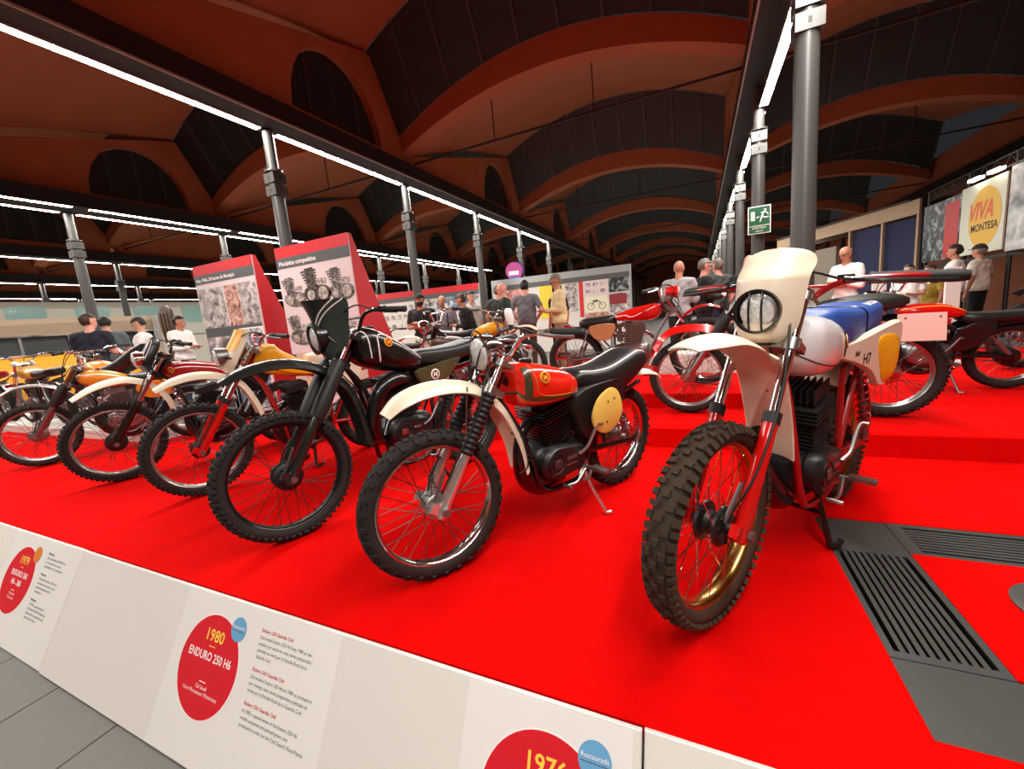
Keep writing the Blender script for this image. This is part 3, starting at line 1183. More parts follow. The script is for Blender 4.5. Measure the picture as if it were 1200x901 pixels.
    for sg in (1, -1):
        gs = p.get('grip_s', .72)
        a, b = HB(sg * bw, rise * .86, pull), HB(sg * bw * gs, rise * (.86 + .14 * min(1, (1 - gs) / .34)), pull * (1 - .58 * min(1, (1 - gs) / .34)))
        d = (a - b)
        g0 = b + d * .02
        gr = p.get('grip_r', 1)
        prof = [g0 + d * t for t in (0, .03, .05, .9, 1.0, 1.06)]
        pb(MB().tube(prof, [.022, .022, .0165 * gr, .017 * gr, .019, .016], 12), 'grip', M_RUB, front=True)
        pch = b - d * .25
        lv = MB()
        lv.obox(pch, (.014, 0, 0), (0, .022, 0), (0, 0, .014))
        lv.tube(cr([pch + np.array([.018, 0, 0]), pch + np.array([.045, sg * .03, -.004]), pch + d * .7 + np.array([.055, 0, -.01]), pch + d * 1.25 + np.array([.045, 0, -.012])], 4), [.008] * 13, 8)
        pb(lv, 'lever', p.get('lever_m', M_ALU), front=True)
        cb = cr([pch + np.array([.03, -sg * .01, 0]), pch + np.array([.12, -sg * .08, .03]), FP(sg * .05, s_top + .02, .10), FP(sg * .03, s_bot, .02), (WB - .47, sg * .05, .78)], 5)
        pb(MB().tube(cb, .0045, 6), 'control_cable', M_RUB, front=True)
    if p.get('bar_pad'):
        pb(MB().tube([HB(-.12, rise * .8, .012), HB(.12, rise * .8, .012)], .030, 12), 'bar_pad', p['bar_pad'], front=True)
    # ---------------- front mudguard
    ff = p['ffender']
    pb(fender_mb(ff['path'], ff.get('w', .07), ff.get('d', .03), power=ff.get('pw', 2.2)), 'front_mudguard', ff['m'], front=True, ang=50)
    if ff.get('rear'):
        pb(fender_mb(ff['rear'], ff.get('rw', .07), ff.get('rd', .03)), 'mudguard_flap', ff['m'], front=True, ang=50)
    if ff.get('stay'):
        st = MB()
        for sg in (1, -1):
            st.tube([FP(sg * .09, s_low - .02, .01), (ff['stay'][0], sg * .066, ff['stay'][1])], .005, 6)
        pb(st, 'mudguard_stay', M_CHROME, front=True)
    # ---------------- headlight
    hl = p.get('headlight')
    if hl:
        r_ = hl.get('r', .085)
        c = FP(0, hl.get('s', s_bot + .10), hl.get('f', .12))
        tl = R(hl.get('tilt', -8))
        ax = np.array([math.cos(tl), 0, math.sin(tl)])
        lamp = pb(MB().rev([(.02, -.11), (r_ * .6, -.10), (r_ * .88, -.06), (r_, -.01), (r_ * 1.03, .0), (r_ * 1.03, .012), (r_ * .9, .014)], c, ax, 28), 'headlight', hl.get('m', M_CHROME), front=True)
        pb(MB().rev([(r_ * .92, .008), (r_ * .8, .024), (r_ * .45, .034), (0.001, .037)], c, ax, 28), 'lens', M_LENS, lamp, front=True)
        if hl.get('grille'):
            upv = np.array([-math.sin(tl), 0, math.cos(tl)])
            gm = MB().rev([(r_ * .98, .018), (r_ * 1.12, .018), (r_ * 1.12, .034), (r_ * .98, .034)], c, ax, 28, True)
            for y in (-.30, .30):
                h_ = math.sqrt(1 - y * y) * r_ * 1.05
                gm.tube(cr([c + np.array([0, y * r_, 0]) + upv * h_ * t + ax * (.030 + .012 * (1 - t * t)) for t in (-1, -.5, 0, .5, 1)], 3), .004, 6)
            pb(gm, 'lamp_guard', M_BLACK, lamp, front=True)
        if hl.get('ring'):
            pb(MB().rev([(r_ * .94, .012), (r_ * 1.16, .010), (r_ * 1.18, .028), (r_ * .98, .034)], c, ax, 28, True), 'lamp_rim', hl['ring'], lamp, front=True)
        br = MB()
        for sg in (1, -1):
            br.tube([c + np.array([-.03, sg * r_ * .95, 0]), FP(sg * fy, s_bot + .08, 0)], .007, 6)
        pb(br, 'lamp_bracket', M_BLACK, lamp, front=True)
    sh = p.get('shield')
    if sh:
        rows = sh['rows']           # (z, x, half width, wrap)
        RW = cr(rows, 5)
        m = MB()
        rings = []
        for z, x, hw, wr in RW:
            o, q = [], []
            for j in range(15):
                t = -1 + 2 * j / 14
                o.append((x - wr * abs(t) ** 2.2, t * hw, z))
                q.append((x - wr * abs(t) ** 2.2 - .005, t * (hw - .003), z))
            rings.append(o + q[::-1])
        m.loft(rings)
        so = pb(m, 'headlight_shield', sh['m'], front=True, ang=50)
        if sh.get('face'):
            fc_ = sh['face']
            m = MB()
            rings = []
            for z, x, hw, wr in RW:
                if not (fc_['z0'] <= z <= fc_['z1']):
                    continue
                k_ = fc_['w0'] + (fc_['w1'] - fc_['w0']) * (z - fc_['z0']) / (fc_['z1'] - fc_['z0'])
                rings.append([(x - wr * abs(t * k_) ** 2.2 + .003, t * k_ * hw, z) for t in np.linspace(-1, 1, 9)] + [(x - wr * abs(t * k_) ** 2.2 - .003, t * k_ * hw, z) for t in np.linspace(1, -1, 9)])
            m.loft(rings)
            pb(m, 'number_field', fc_['m'], so, front=True)
        if sh.get('stripe'):
            z0_, z1_, o0, o1 = sh['stripe']
            for off in (o0, o1):
                for sg in (1, -1):
                    pts = []
                    for z, x, hw, wr in RW:
                        if z < z0_ or z > z1_:
                            continue
                        t = min(.97, off + (.80 - .05) * (z - z0_) / (z1_ - z0_)) if sh.get('face') and sh['m'] == M_GREEN else off
                        pts.append((x - wr * t ** 2.2 + .003, sg * t * hw, z))
                    if len(pts) > 2:
                        pb(MB().tube(pts, .0035, 5), 'pinstripe', M_WINK, so, front=True)
    # ---------------- frame
    fm = p.get('frame_m', M_BLACK)
    zt = p.get('ztank', .72)
    hx, hz = FP(0, s_top - .02, -.055)[0], FP(0, s_top - .02, -.055)[2]
    bx, bz = FP(0, s_bot + .02, -.055)[0], FP(0, s_bot + .02, -.055)[2]
    zs = p.get('zseat', zt)
    fr = MB()
    fr.tube([(hx, 0, hz), (bx, 0, bz)], .036, 12)
    fr.tube([(hx - .01, 0, hz - .04), (hx - .25, 0, zt + .02), (.42, 0, zs - .04)], .022, 10)
    for sg in (1, -1):
        fr.tube(cr([(bx, 0, bz - .01), (bx - .10, sg * .035, bz - .18), (.815, sg * .07, .42), (.77, sg * .088, .25), (.62, sg * .095, .215), (.46, sg * .10, .24), (.42, sg * .105, .36)], 5), .0155, 10)
        fr.tube([(.42, sg * .105, .36), (.43, sg * .10, zs - .06), (.36, sg * .095, zs - .05), (.05, sg * .10, zs - .02), (-.10, sg * .09, zs + .01)], .0135, 10)
        fr.tube([(.42, sg * .105, .36), (.20, sg * .105, zs - .05)], .0115, 8)
    pb(fr, 'frame', fm)
    # ---------------- swingarm, shocks, chain
    sw = MB()
    for sg in (1, -1):
        sw.tube([(.44, sg * .085, .36), (.30, sg * .095, .355), (.0, sg * .108, Rr)], .0165, 10)
        sw.box((0, sg * .108, Rr), (.07, .012, .045))
    sw.tube([(-.0, -.135, Rr), (0, .135, Rr)], .011, 10)
    pb(sw, 'swingarm', p.get('arm_m', fm))
    stx, stz = p.get('shock_top', (.20, zs - .02))
    for sg in (1, -1):
        a, b = np.array([.05, sg * .128, Rr + .04]), np.array([stx, sg * .118, stz])
        so = pb(MB().tube([a, a + (b - a) * .42], .018, 10).tube([a, b], .008, 8).tube([b - (b - a) * .06, b], .022, 10), 'shock_absorber', p.get('shock_m', M_STEEL))
        if lod < 2:
            d = (b - a) / np.linalg.norm(b - a)
            e1 = np.cross(d, [0, 1, 0])
            e1 /= np.linalg.norm(e1)
            e2 = np.cross(d, e1)
            L = np.linalg.norm(b - a)
            hel = [a + d * L * (.12 + .82 * t / 84) + .027 * (math.cos(t * math.pi / 4.2) * e1 + math.sin(t * math.pi / 4.2) * e2) for t in range(85)]
            pb(MB().tube(hel, .0045, 5), 'coil_spring', p.get('spring_m', M_CHROME), so)
    ch = MB()
    loop = []
    for q in range(9):
        a = math.pi / 2 + math.pi * q / 8
        loop.append((.0 + .072 * math.cos(a), -.06, Rr + .072 * math.sin(a)))
    for q in range(7):
        a = -math.pi / 2 + math.pi * q / 6
        loop.append((.47 + .035 * math.cos(a), -.06, .36 + .035 * math.sin(a)))
    ch.tube(loop, .007, 6, closed=True)
    pb(ch, 'chain', M_STEEL)
    pb(MB().rev([(.086, -.003), (.086, .003), (.03, .003), (.03, -.003)], (0, -.06, Rr), (0, 1, 0), 36, True), 'sprocket', M_STEEL)
    # ---------------- engine
    em = p.get('eng_m', M_BLKM)
    ex0 = p.get('eng_x', 0.0)
    ez0 = p.get('eng_z', 0.0)
    up = lambda q: (q[0], q[1], q[2] + ez0)
    pb0 = pb

    def pb(m, name, mt, par=None, sm=True, ang=38, front=False):
        if ez0:
            m.xf(up)
        return pb0(m, name, mt, par, sm, ang, front)
    case = Body([(.40, .43, .33, .05), (.44, .46, .28, .085), (.55, .475, .24, .10), (.68, .48, .24, .10), (.77, .46, .28, .085), (.80, .42, .32, .05)], 3.2, 20, 3).mb().xf(lambda q: (q[0] + ex0, q[1], q[2]))
    eng = pb(case, 'engine', em)

    def stadium(x0, z0, r0, x1, z1, r1, k=14):
        d = math.atan2(z1 - z0, x1 - x0)
        pts = []
        for q in range(k + 1):
            a = d + math.pi / 2 + math.pi * q / k
            pts.append((x0 + r0 * math.cos(a), z0 + r0 * math.sin(a)))
        for q in range(k + 1):
            a = d - math.pi / 2 + math.pi * q / k
            pts.append((x1 + r1 * math.cos(a), z1 + r1 * math.sin(a)))
        return pts
    for sg in (1, -1):
        st = stadium(.54 + ex0, .375, .075, .705 + ex0, .385, .092)
        cov = MB().prism(st, lambda a, b: (a, sg * .085, b), lambda a, b: (a, sg * .148, b), .12)
        co = pb(cov, 'engine_cover', p.get('cover_m', em), eng)
        pb(MB().rev([(.060, .0), (.060, .006), (.054, .008), (.05, .004)], (.712 + ex0, sg * .146, .388), (0, sg, 0), 24), 'cover_ring', p.get('cover_m', em), co)
        if sg == 1 and lod < 2:
            logo_m(co, (.712 + ex0, .156, .388 + ez0), (-1, 0, 0), (0, 0, 1), .042, p.get('logo_m', M_STEEL))
            pb(MB().box((.60 + ex0, .148, .395), (.075, .010, .020)).box((.60 + ex0, .148, .36), (.085, .008, .008)), 'cover_bar', p.get('logo_m', M_STEEL), co)
    cyl = MB().tube([(.63 + ex0, 0, .46), (.675 + ex0, 0, .70)], .062, 16)
    co = pb(cyl, 'cylinder', em, eng)
    fn = MB()
    cdir = np.array([.045, 0, .24])
    cdir /= np.linalg.norm(cdir)
    fx = np.cross([0, 1, 0], cdir)
    for q in range(12):
        c = np.array([.63 + ex0, 0, .47]) + cdir * (.018 * q + .012)
        wq = .092 + (.016 if q > 7 else 0)
        fn.obox(c, fx * wq, (0, wq * 1.05, 0), cdir * .0035)
    for q in range(9):
        fn.obox(np.array([.63 + ex0, (q - 4) * .024, .47]) + cdir * .265, fx * .09, (0, .003, 0), cdir * .03)
    pb(fn, 'cooling_fin', p.get('fin_m', em), eng, False)
    pb(MB().tube([(.57 + ex0, 0, .56), (.44 + ex0, 0, .58)], [.028, .034], 12).box((.50 + ex0, .0, .55), (.06, .07, .10)).tube([(.50 + ex0, .0, .60), (.50 + ex0, .0, .66)], .020, 10), 'carburettor', M_STEEL, eng)
    pb(MB().tube(cr([(.55, .155, .40), (.50, .175, .44), (.43, .18, .54), (.42, .21, .55)], 4), .009, 8), 'kick_starter', p.get('kick_m', M_STEEL), eng)
    pb = pb0
    # ---------------- exhaust
    xh = p.get('exhaust')
    if xh is None:
        xh = [(.76, .0, .60, .028), (.84, .02, .56, .030), (.87, .03, .45, .036), (.82, .02, .32, .060), (.70, .0, .235, .072), (.55, -.03, .22, .06), (.42, -.10, .30, .036), (.25, -.15, .48, .03), (.05, -.16, .60, .036), (-.15, -.16, .62, .034)]
    xp = cr(xh, 5)
    pb(MB().tube([q[:3] for q in xp], [q[3] for q in xp], 14), 'exhaust', p.get('exh_m', M_BLACK))
    # ---------------- footrests, stand
    for sg in (1, -1):
        ft = MB()
        ft.tube([(.46, sg * .10, .29), (.45, sg * .17, .29)], .010, 8)
        ft.box((.45, sg * .215, .295), (.045, .10, .016))
        for q in range(4):
            ft.box((.45, sg * (.18 + .023 * q), .306), (.045, .004, .008))
        pb(ft, 'footrest', M_STEEL)
    pb(MB().tube(cr([(.50, .155, .30), (.58, .165, .25), (.66, .16, .25)], 4), .008, 8).tube([(.66, .14, .25), (.66, .20, .25)], .010, 8), 'gear_lever', p.get('kick_m', M_STEEL))
    sl = math.tan(lean)
    if p.get('stand') == 'prop':
        fx_, fy_ = .415, .235
        pb(MB().tube([(.47, .11, .28), (.445, .165, .15), (fx_, fy_, sl * fy_ + .011)], .0105, 10).tube([(fx_, fy_, sl * fy_ + .011), (fx_ - .03, fy_ + .012, sl * (fy_ + .012) + .011)], .010, 8), 'prop_stand', p.get('stand_m', M_STEEL))
        pb(MB().rev([(.035, -.012), (.035, .012)], (.47, .112, .30), (0, 1, 0), 14).tube(cr([(.47, .115, .31), (.52, .13, .24), (.46, .135, .22), (.40, .12, .27)], 4), .012, 8), 'stand_pivot', M_STEEL)
    elif p.get('stand') == 'bench':
        m = MB()
        for sg in (1, -1):
            zg = sl * sg * .17 + .014
            m.tube([(.60, sg * .085, .26), (.62, sg * .125, .15), (.64, sg * .165, zg)], .0125, 10)
            m.tube([(.64, sg * .165, zg), (.60, sg * .185, zg + .004), (.585, sg * .19, zg + .025)], .0135, 8)
        m.tube([(.618, -.122, .16), (.618, .122, .16)], .011, 10)
        pb(m, 'centre_stand', M_BLACK)
    # ---------------- tank
    tk = Body(p['tank'], p.get('tank_n', 2.8), 28, 5)
    to = pb(tk.mb(), 'fuel_tank', p['tank_m'], ang=45)
    cx, cz = p.get('cap', (None, None))
    if cx:
        pb(MB().rev([(.030, -.02), (.034, .0), (.034, .012), (.026, .018), (.0, .018)], (cx, 0, cz), (0, 0, 1), 20), 'filler_cap', p.get('cap_m', M_BLACK), to)
    for st in p.get('tank_patch', []):
        for sg in (1, -1):
            q = tk.patch(st['u'][0], st['u'][1], st['a'][0], st['a'][1], st.get('off', .0025), st.get('nu', 16), 8, st.get('fa'))
            if sg < 0:
                q.xf(lambda v: (v[0], -v[1], v[2]))
            pb(q, 'tank_stripe', st['m'], to, ang=45)
    for st in p.get('tank_line', []):
        for sg in (1, -1):
            pts = [tk.pt(u, a, .001) for u, a in cr(st['pts'], 5)]
            pts = [(q[0], sg * q[1], q[2]) for q in pts]
            pb(MB().tube(pts, st.get('r', .004), 6), 'tank_pinstripe', st['m'], to)
    if p.get('tank_badge'):
        u, a = p['tank_badge'][:2]
        P = tk.pt(u, a)
        d1 = tk.pt(u + .02, a) - tk.pt(u - .02, a)
        d2 = tk.pt(u, a + .05) - tk.pt(u, a - .05)
        n = np.cross(d1, d2)
        if n[1] < 0:
            n = -n
        bm = p.get('badge_m', (M_YEL, M_DRED))
        emblem(to, P + n / np.linalg.norm(n) * .004, n, (0, 0, 1), p.get('badge_r', .03), 'M', bm[0], bm[1])
    # ---------------- seat
    se = Body(p['seat'], p.get('seat_n', 3.4), 24, 4)
    so = pb(se.mb(), 'seat', p.get('seat_m', M_VINYL), ang=50)
    if p.get('piping'):
        for sg in (1, -1):
            pts = []
            for t in np.linspace(*p['piping'], 26):
                q = se.pt(t, R(52))
                pts.append((q[0], sg * q[1], q[2]))
            pb(MB().tube(pts, .0052, 6), 'piping', M_WINK, so)
    if p.get('seat_seam'):
        for t in p['seat_seam']:
            ring = [se.pt(t, R(a), .0015) for a in range(-20, 201, 10)]
            pb(MB().tube(ring, .0035, 5), 'seam', M_BLACK, so)
    # ---------------- rear mudguard
    rf = p['rfender']
    pb(fender_mb(rf['path'], rf.get('w', .075), rf.get('d', .035)), 'rear_mudguard', rf['m'], ang=50)
    if p.get('tail_light', True):
        tx, tz = rf['path'][-1]
        pb(MB().box((tx + .06, 0, tz + .04), (.05, .09, .04)).box((tx + .09, 0, tz + .02), (.06, .05, .03)), 'tail_light', M_DRED)
    # ---------------- side panels and plates
    for sp in p.get('panels', []):
        for sg in (1, -1):
            po = cr(sp['poly'], sp.get('k', 4), True)
            y = sp.get('y', .13)
            dep = sp.get('t', .02)
            ysl = sp.get('ys', 0.0)
            m = MB().prism(po, lambda a, b: (a, sg * (y - dep - ysl * (a - .3)), b), lambda a, b: (a, sg * (y - ysl * (a - .3)), b), sp.get('ch', .06))
            pb(m, sp.get('name', 'side_panel'), sp['m'])
    for dp in p.get('dots', []):
        pb(MB().rev([(.006, -.004), (.006, .001)], (dp[0], dp[1], dp[2]), (0, 1, 0), 10), 'bolt_or_dark_slot', M_BLACK)
    return e, dict(tank=tk, seat=se, FP=FP, S=S, tank_o=to, seat_o=so)
# ------------------------------------------------------------------ the motorcycles on show
GRP = 'off-road motorcycles in the front row on the red carpet'

# white and blue enduro with the red fork (nearest the floor grates)
ha, ex = moto(dict(
    label='white enduro motorcycle with blue seat, red fork legs and amber number plate', group=GRP,
    fc=(.02, 1.515), hd=-118.3, WB=1.38, lean=2.5, steer=0, spoke_m=M_CHROME, Rf=.366, Rr=.345, wf=.047, wr=.060, knob='mx', tyre_m=M_TYREB,
    rim_m=M_GOLD, hub_m=M_BLKM, hub_r=.072, s_low=.40, s_bot=.685, s_top=.87, slider_m=M_RED, tube_m=M_CHROME, clamp_m=M_ALU,
    frame_m=M_DRED, arm_m=M_DRED, bar_m=M_DRED, lever_m=M_BLACK, bar_f=-.02, bar_dz=-.045, grip_s=.52, grip_r=1.25, rise=.085, pull=.12, bar_w=.46, eng_m=M_BLKM, fin_m=mat('matt_black', (.04, .04, .04), .8), spring_m=M_DRED, kick_m=M_ALU,
    ztank=.84, zseat=.86, shock_top=(.27, .84), stand='bench', rake=29,
    ffender=dict(m=M_CREAM, path=[(1.60, 1.015), (1.51, 1.035), (1.37, 1.035), (1.20, .99), (1.09, .93)], w=[.050, .078, .086, .080, .072], d=[.010, .028, .034, .034, .03],
                 rear=[(1.10, .945), (1.02, .86), (.955, .73), (.905, .60), (.88, .49)], rw=.088, rd=.028),
    headlight=dict(r=.071, s=.775, f=.095, tilt=-2, m=M_BLACK, grille=True),
    shield=dict(m=M_CREAM, rows=[(.975, 1.09, .070, .05), (1.00, 1.115, .098, .08), (1.06, 1.115, .112, .09), (1.13, 1.105, .118, .09), (1.185, 1.095, .122, .09), (1.21, 1.085, .124, .09), (1.25, 1.045, .126, .09), (1.28, 1.02, .114, .07), (1.30, 1.005, .078, .04), (1.308, 1.0, .03, .01)]),
    tank=[(.44, .90, .84, .06), (.50, .97, .82, .115), (.62, 1.03, .80, .145), (.76, 1.055, .80, .15), (.88, 1.05, .83, .125), (.95, 1.02, .88, .07), (.965, .99, .92, .02)], tank_m=M_WPAINT, tank_n=3.0,
    cap=(.80, 1.05), tank_badge=(.20, .18), badge_m=(M_GOLDP, M_DRED), badge_r=.032,
    tank_line=[dict(pts=[(.12, -.55), (.35, -.50), (.6, -.42), (.9, -.2)], r=.0025, m=M_INK), dict(pts=[(.28, .75), (.30, .3), (.24, -.3)], r=.0025, m=M_INK)],
    seat=[(.62, 1.04, .96, .05), (.56, 1.065, .92, .105), (.44, 1.065, .87, .13), (.26, 1.06, .87, .135), (.08, 1.07, .90, .135), (-.06, 1.07, .93, .125), (-.13, 1.03, .96, .09), (-.145, 1.0, .98, .04)], seat_m=M_BLUE, seat_n=5.0, seat_seam=(.42,),
    rfender=dict(m=M_CREAM, path=[(.34, .70), (.20, .82), (.0, .88), (-.20, .87), (-.42, .80)], w=.085, d=.03),
    panels=[dict(poly=[(.64, .885), (.40, .92), (.14, .97), (.02, .97), (.03, .80), (.10, .695), (.19, .68), (.27, .76), (.42, .82)], m=M_CREAM, y=.165, t=.03, k=3, ys=.20),
            dict(poly=[(.235, .905), (.14, .925), (.065, .90), (.050, .80), (.10, .715), (.165, .70), (.205, .77)], m=M_AMBER, y=.172, t=.012, k=4, name='number_plate', ys=.20)],
    exhaust=[(.76, -.02, .62, .030), (.88, -.05, .60, .032), (.93, -.06, .52, .045), (.90, -.04, .40, .065), (.78, -.02, .27, .075), (.6, -.06, .25, .06), (.45, -.13, .38, .036), (.25, -.16, .62, .03), (.05, -.16, .72, .036), (-.2, -.16, .75, .034)],
))
for i, (t, s_, x, z, sx) in enumerate((('360', .028, .430, .850, .9), ('H7', .068, .360, .806, .8))):
    text_on(t, s_, M_INK, ha, (x, .1665 - .20 * (x - .3), z), (-1, .20, 0), (0, 0, 1), name='side_lettering', bold=.0012, sx=sx)
se = ex['seat']
# white maker's name on the seat flank
text_on('MONTESA', .046, M_WINK, ha, (0, 0, 0), (1, 0, 0), (0, 0, 1), name='seat_lettering', bold=.001, warp=lambda tx, ty: Vector(se.pt(.52 + tx * 1.1, R(50) + ty * 13.0, .003)))
# dark bolts on the mudguard
for q in ((1.13, .03, .957), (1.13, -.03, .957), (1.03, .03, .872), (.975, .0, .775)):
    MB().ell(q, (.008, .008, .006), 8, 5).xf(ex['S']).build('bolt_or_dark_slot', M_DRED, ha)

# red tank, cream mudguard, pale yellow plate
ha, ex = moto(dict(
    label='orange-red tank trail motorcycle with olive tank band, cream front mudguard and chrome headlight', group=GRP,
    fc=(-1.115, 1.436), hd=-116, WB=1.35, lean=4, steer=-9, Rf=.345, Rr=.330, wf=.042, wr=.050, knob='trial', spoke_m=mat('spoke_dark', (.24, .22, .21), .4, .7),
    rim_m=M_CHROME, hub_m=M_ALU, hub_r=.062, s_low=.31, s_bot=.565, s_top=.70, slider_m=M_POL, tube_m=M_CHROME, gaiter='ribbed', clamp_m=M_ALU,
    frame_m=M_BLACK, rise=.10, pull=.16, bar_w=.40, eng_m=M_BLKM, fin_m=M_BLACK, ztank=.70, zseat=.68, shock_top=(.22, .66), stand='prop', stand_m=M_POL, kick_m=M_ALU,
    ffender=dict(m=M_CREAM, path=[(1.535, .80), (1.47, .86), (1.37, .895), (1.24, .900), (1.12, .872), (1.04, .82)], w=[.055, .072, .076, .076, .074, .07], d=[.030, .048, .054, .054, .05, .045], pw=2.8,
                 rear=[(1.05, .83), (.965, .745), (.90, .625), (.86, .51), (.84, .385)], rw=.082, rd=.05, stay=(1.16, .86)),
    headlight=dict(r=.088, s=.715, f=.065, tilt=-4, m=M_CHROME),
    tank=[(.455, .77, .70, .05), (.50, .82, .695, .105), (.60, .872, .69, .140), (.72, .905, .69, .150), (.82, .925, .70, .142), (.885, .920, .72, .115), (.91, .89, .78, .06)], tank_m=M_ORED, tank_n=2.9, cap=(.78, .92),
    tank_patch=[dict(u=(.02, .97), a=(-.50, -.28), m=M_OLIVE, off=.003), dict(u=(.74, .84), a=(-.5, 1.0), m=M_OLIVE, off=.003)],
    tank_line=[dict(pts=[(.03, -.56), (.4, -.54), (.8, -.54), (.95, -.5)], r=.002, m=M_GOLDP), dict(pts=[(.70, 1.2), (.70, .2), (.60, -.22), (.1, -.24)], r=.002, m=M_GOLDP)],
    tank_badge=(.60, .32), badge_r=.030,
    seat=[(.50, .80, .76, .06), (.45, .835, .72, .105), (.34, .828, .66, .122), (.20, .835, .62, .128), (.06, .868, .66, .128), (-.07, .895, .72, .122), (-.17, .875, .77, .10), (-.215, .83, .80, .05)], seat_m=M_VINYL, seat_n=3.2, piping=(.14, .90),
    rfender=dict(m=M_CREAM, path=[(.30, .58), (.16, .70), (.0, .745), (-.20, .745), (-.36, .715), (-.43, .675)], w=.068, d=.03),
    panels=[dict(poly=[(.30, .728), (.23, .68), (.20, .58), (.25, .50), (.35, .475), (.44, .52), (.465, .60), (.41, .69)], m=M_PLATEY, y=.185, t=.014, k=4, name='number_plate', ch=.10),
            dict(poly=[(.54, .72), (.30, .76), (.10, .74), (.12, .58), (.26, .47), (.45, .45), (.53, .56)], m=M_VINYL, y=.130, t=.06, k=3)],
    dots=[(.34, .186, .655), (.285, .186, .665), (.35, .186, .54)],
))
MB().tube(cr([(1.0, .10, .76), (.93, .12, .60), (.90, .13, .44), (.95, .12, .40)], 6), .004, 6).build('speedometer_cable', M_RUB, ha)
f = MB()
for k in range(5):
    z = .43 + .035 * k
    f.box((.838 + .013 * k, .0, z), (.012, .11, .008))
f.xf(ex['S']).build('painted_flap_slot', M_BLACK, ha)  # solid black bars painted in for the darkness of the flap's openings

# dark green / black enduro with headlight shield
ha, ex = moto(dict(
    label='black and dark green enduro motorcycle with white pinstripes and headlight fairing', group=GRP,
    fc=(-2.163, 1.488), hd=-106, WB=1.42, lean=2, steer=-6, Rf=.372, Rr=.345, wf=.047, wr=.056, knob='mx', spoke_m=M_BLKM,
    rim_m=mat('black_rim', (.16, .16, .16), .3, .7), hub_m=M_BLKM, hub_r=.078, s_low=.37, s_bot=.70, s_top=.87, slider_m=M_BGREEN, tube_m=M_CHROME, gaiter='smooth', gaiter_m=mat('fork_sleeve', (.115, .122, .115), .5), clamp_m=M_BLACK,
    frame_m=M_BLACK, bar_m=M_BLACK, lever_m=M_BLACK, rise=.12, pull=.14, bar_w=.41, eng_m=M_BLKM, eng_z=.075, logo_m=M_CHROME, ztank=.87, zseat=.86, shock_top=(.26, .84), stand='prop', stand_m=M_BLACK, kick_m=M_STEEL, spring_m=M_BLACK,
    ffender=dict(m=M_BGREEN, path=[(1.66, .955), (1.56, 1.005), (1.42, 1.035), (1.28, 1.025), (1.16, .985), (1.08, .93)], w=[.055, .075, .082, .082, .078, .07], d=[.03, .045, .052, .052, .05, .045], pw=2.8,
                 rear=[(1.075, .93), (.985, .83), (.925, .68), (.895, .54), (.885, .42)], rw=.10, rd=.06),
    headlight=dict(r=.082, s=.80, f=.135, tilt=-6, m=M_BLACK, ring=M_BLACK),
    shield=dict(m=M_GREEN, rows=[(1.00, 1.10, .085, .09), (1.06, 1.125, .115, .12), (1.14, 1.130, .125, .14), (1.20, 1.135, .13, .15), (1.26, 1.15, .14, .17), (1.31, 1.17, .150, .19), (1.345, 1.19, .155, .20)],
                face=dict(z0=1.195, z1=1.36, w0=.05, w1=.86, m=M_BLACK), stripe=(1.19, 1.35, .12, .26)),
    tank=[(.45, .92, .87, .06), (.50, .965, .86, .115), (.60, 1.045, .86, .145), (.72, 1.12, .87, .155), (.83, 1.17, .90, .15), (.91, 1.17, .94, .11), (.955, 1.13, 1.0, .05)], tank_m=M_BLACK, tank_n=2.8, cap=(.80, 1.16), cap_m=M_BLACK,
    tank_line=[dict(pts=[(.06, .35), (.2, .55), (.42, .66), (.58, .75), (.66, .5), (.67, 0), (.66, -.5)], r=.0045, m=M_WINK), dict(pts=[(.97, .5), (.86, .85), (.79, .62), (.76, -.1), (.75, -.4)], r=.0045, m=M_WINK)],
    tank_badge=(.56, .33), badge_m=(M_YEL, M_DRED), badge_r=.030,
    seat=[(.52, .97, .92, .06), (.46, .985, .88, .11), (.30, .985, .86, .125), (.14, .99, .87, .13), (-.02, 1.01, .89, .13), (-.15, 1.025, .91, .125), (-.24, 1.0, .93, .10), (-.27, .97, .95, .04)], seat_m=M_GVINYL, seat_n=3.8, seat_seam=(.62,),
    rfender=dict(m=M_BGREEN, path=[(.34, .70), (.20, .83), (.0, .88), (-.22, .875), (-.42, .83), (-.55, .77)], w=.08, d=.03),
    panels=[dict(poly=[(.57, .845), (.40, .875), (.16, .90), (.20, .84), (.32, .745), (.42, .715), (.50, .735)], m=M_OLIVE, y=.150, t=.03, k=3)],
    exhaust=[(.74, .03, .55, .030), (.83, .06, .44, .036), (.89, .09, .50, .042), (.895, .115, .64, .047), (.86, .13, .755, .048), (.79, .135, .805, .047), (.70, .125, .82, .044), (.60, .08, .79, .038), (.48, .0, .74, .034), (.32, -.10, .74, .034), (.10, -.165, .77, .040), (-.15, -.18, .80, .044), (-.32, -.18, .82, .03)],
))
emblem(ha, (.41, .152, .808), (0, 1, 0), (0, 0, 1), .038, 'M', M_WINK, M_OLIVE)

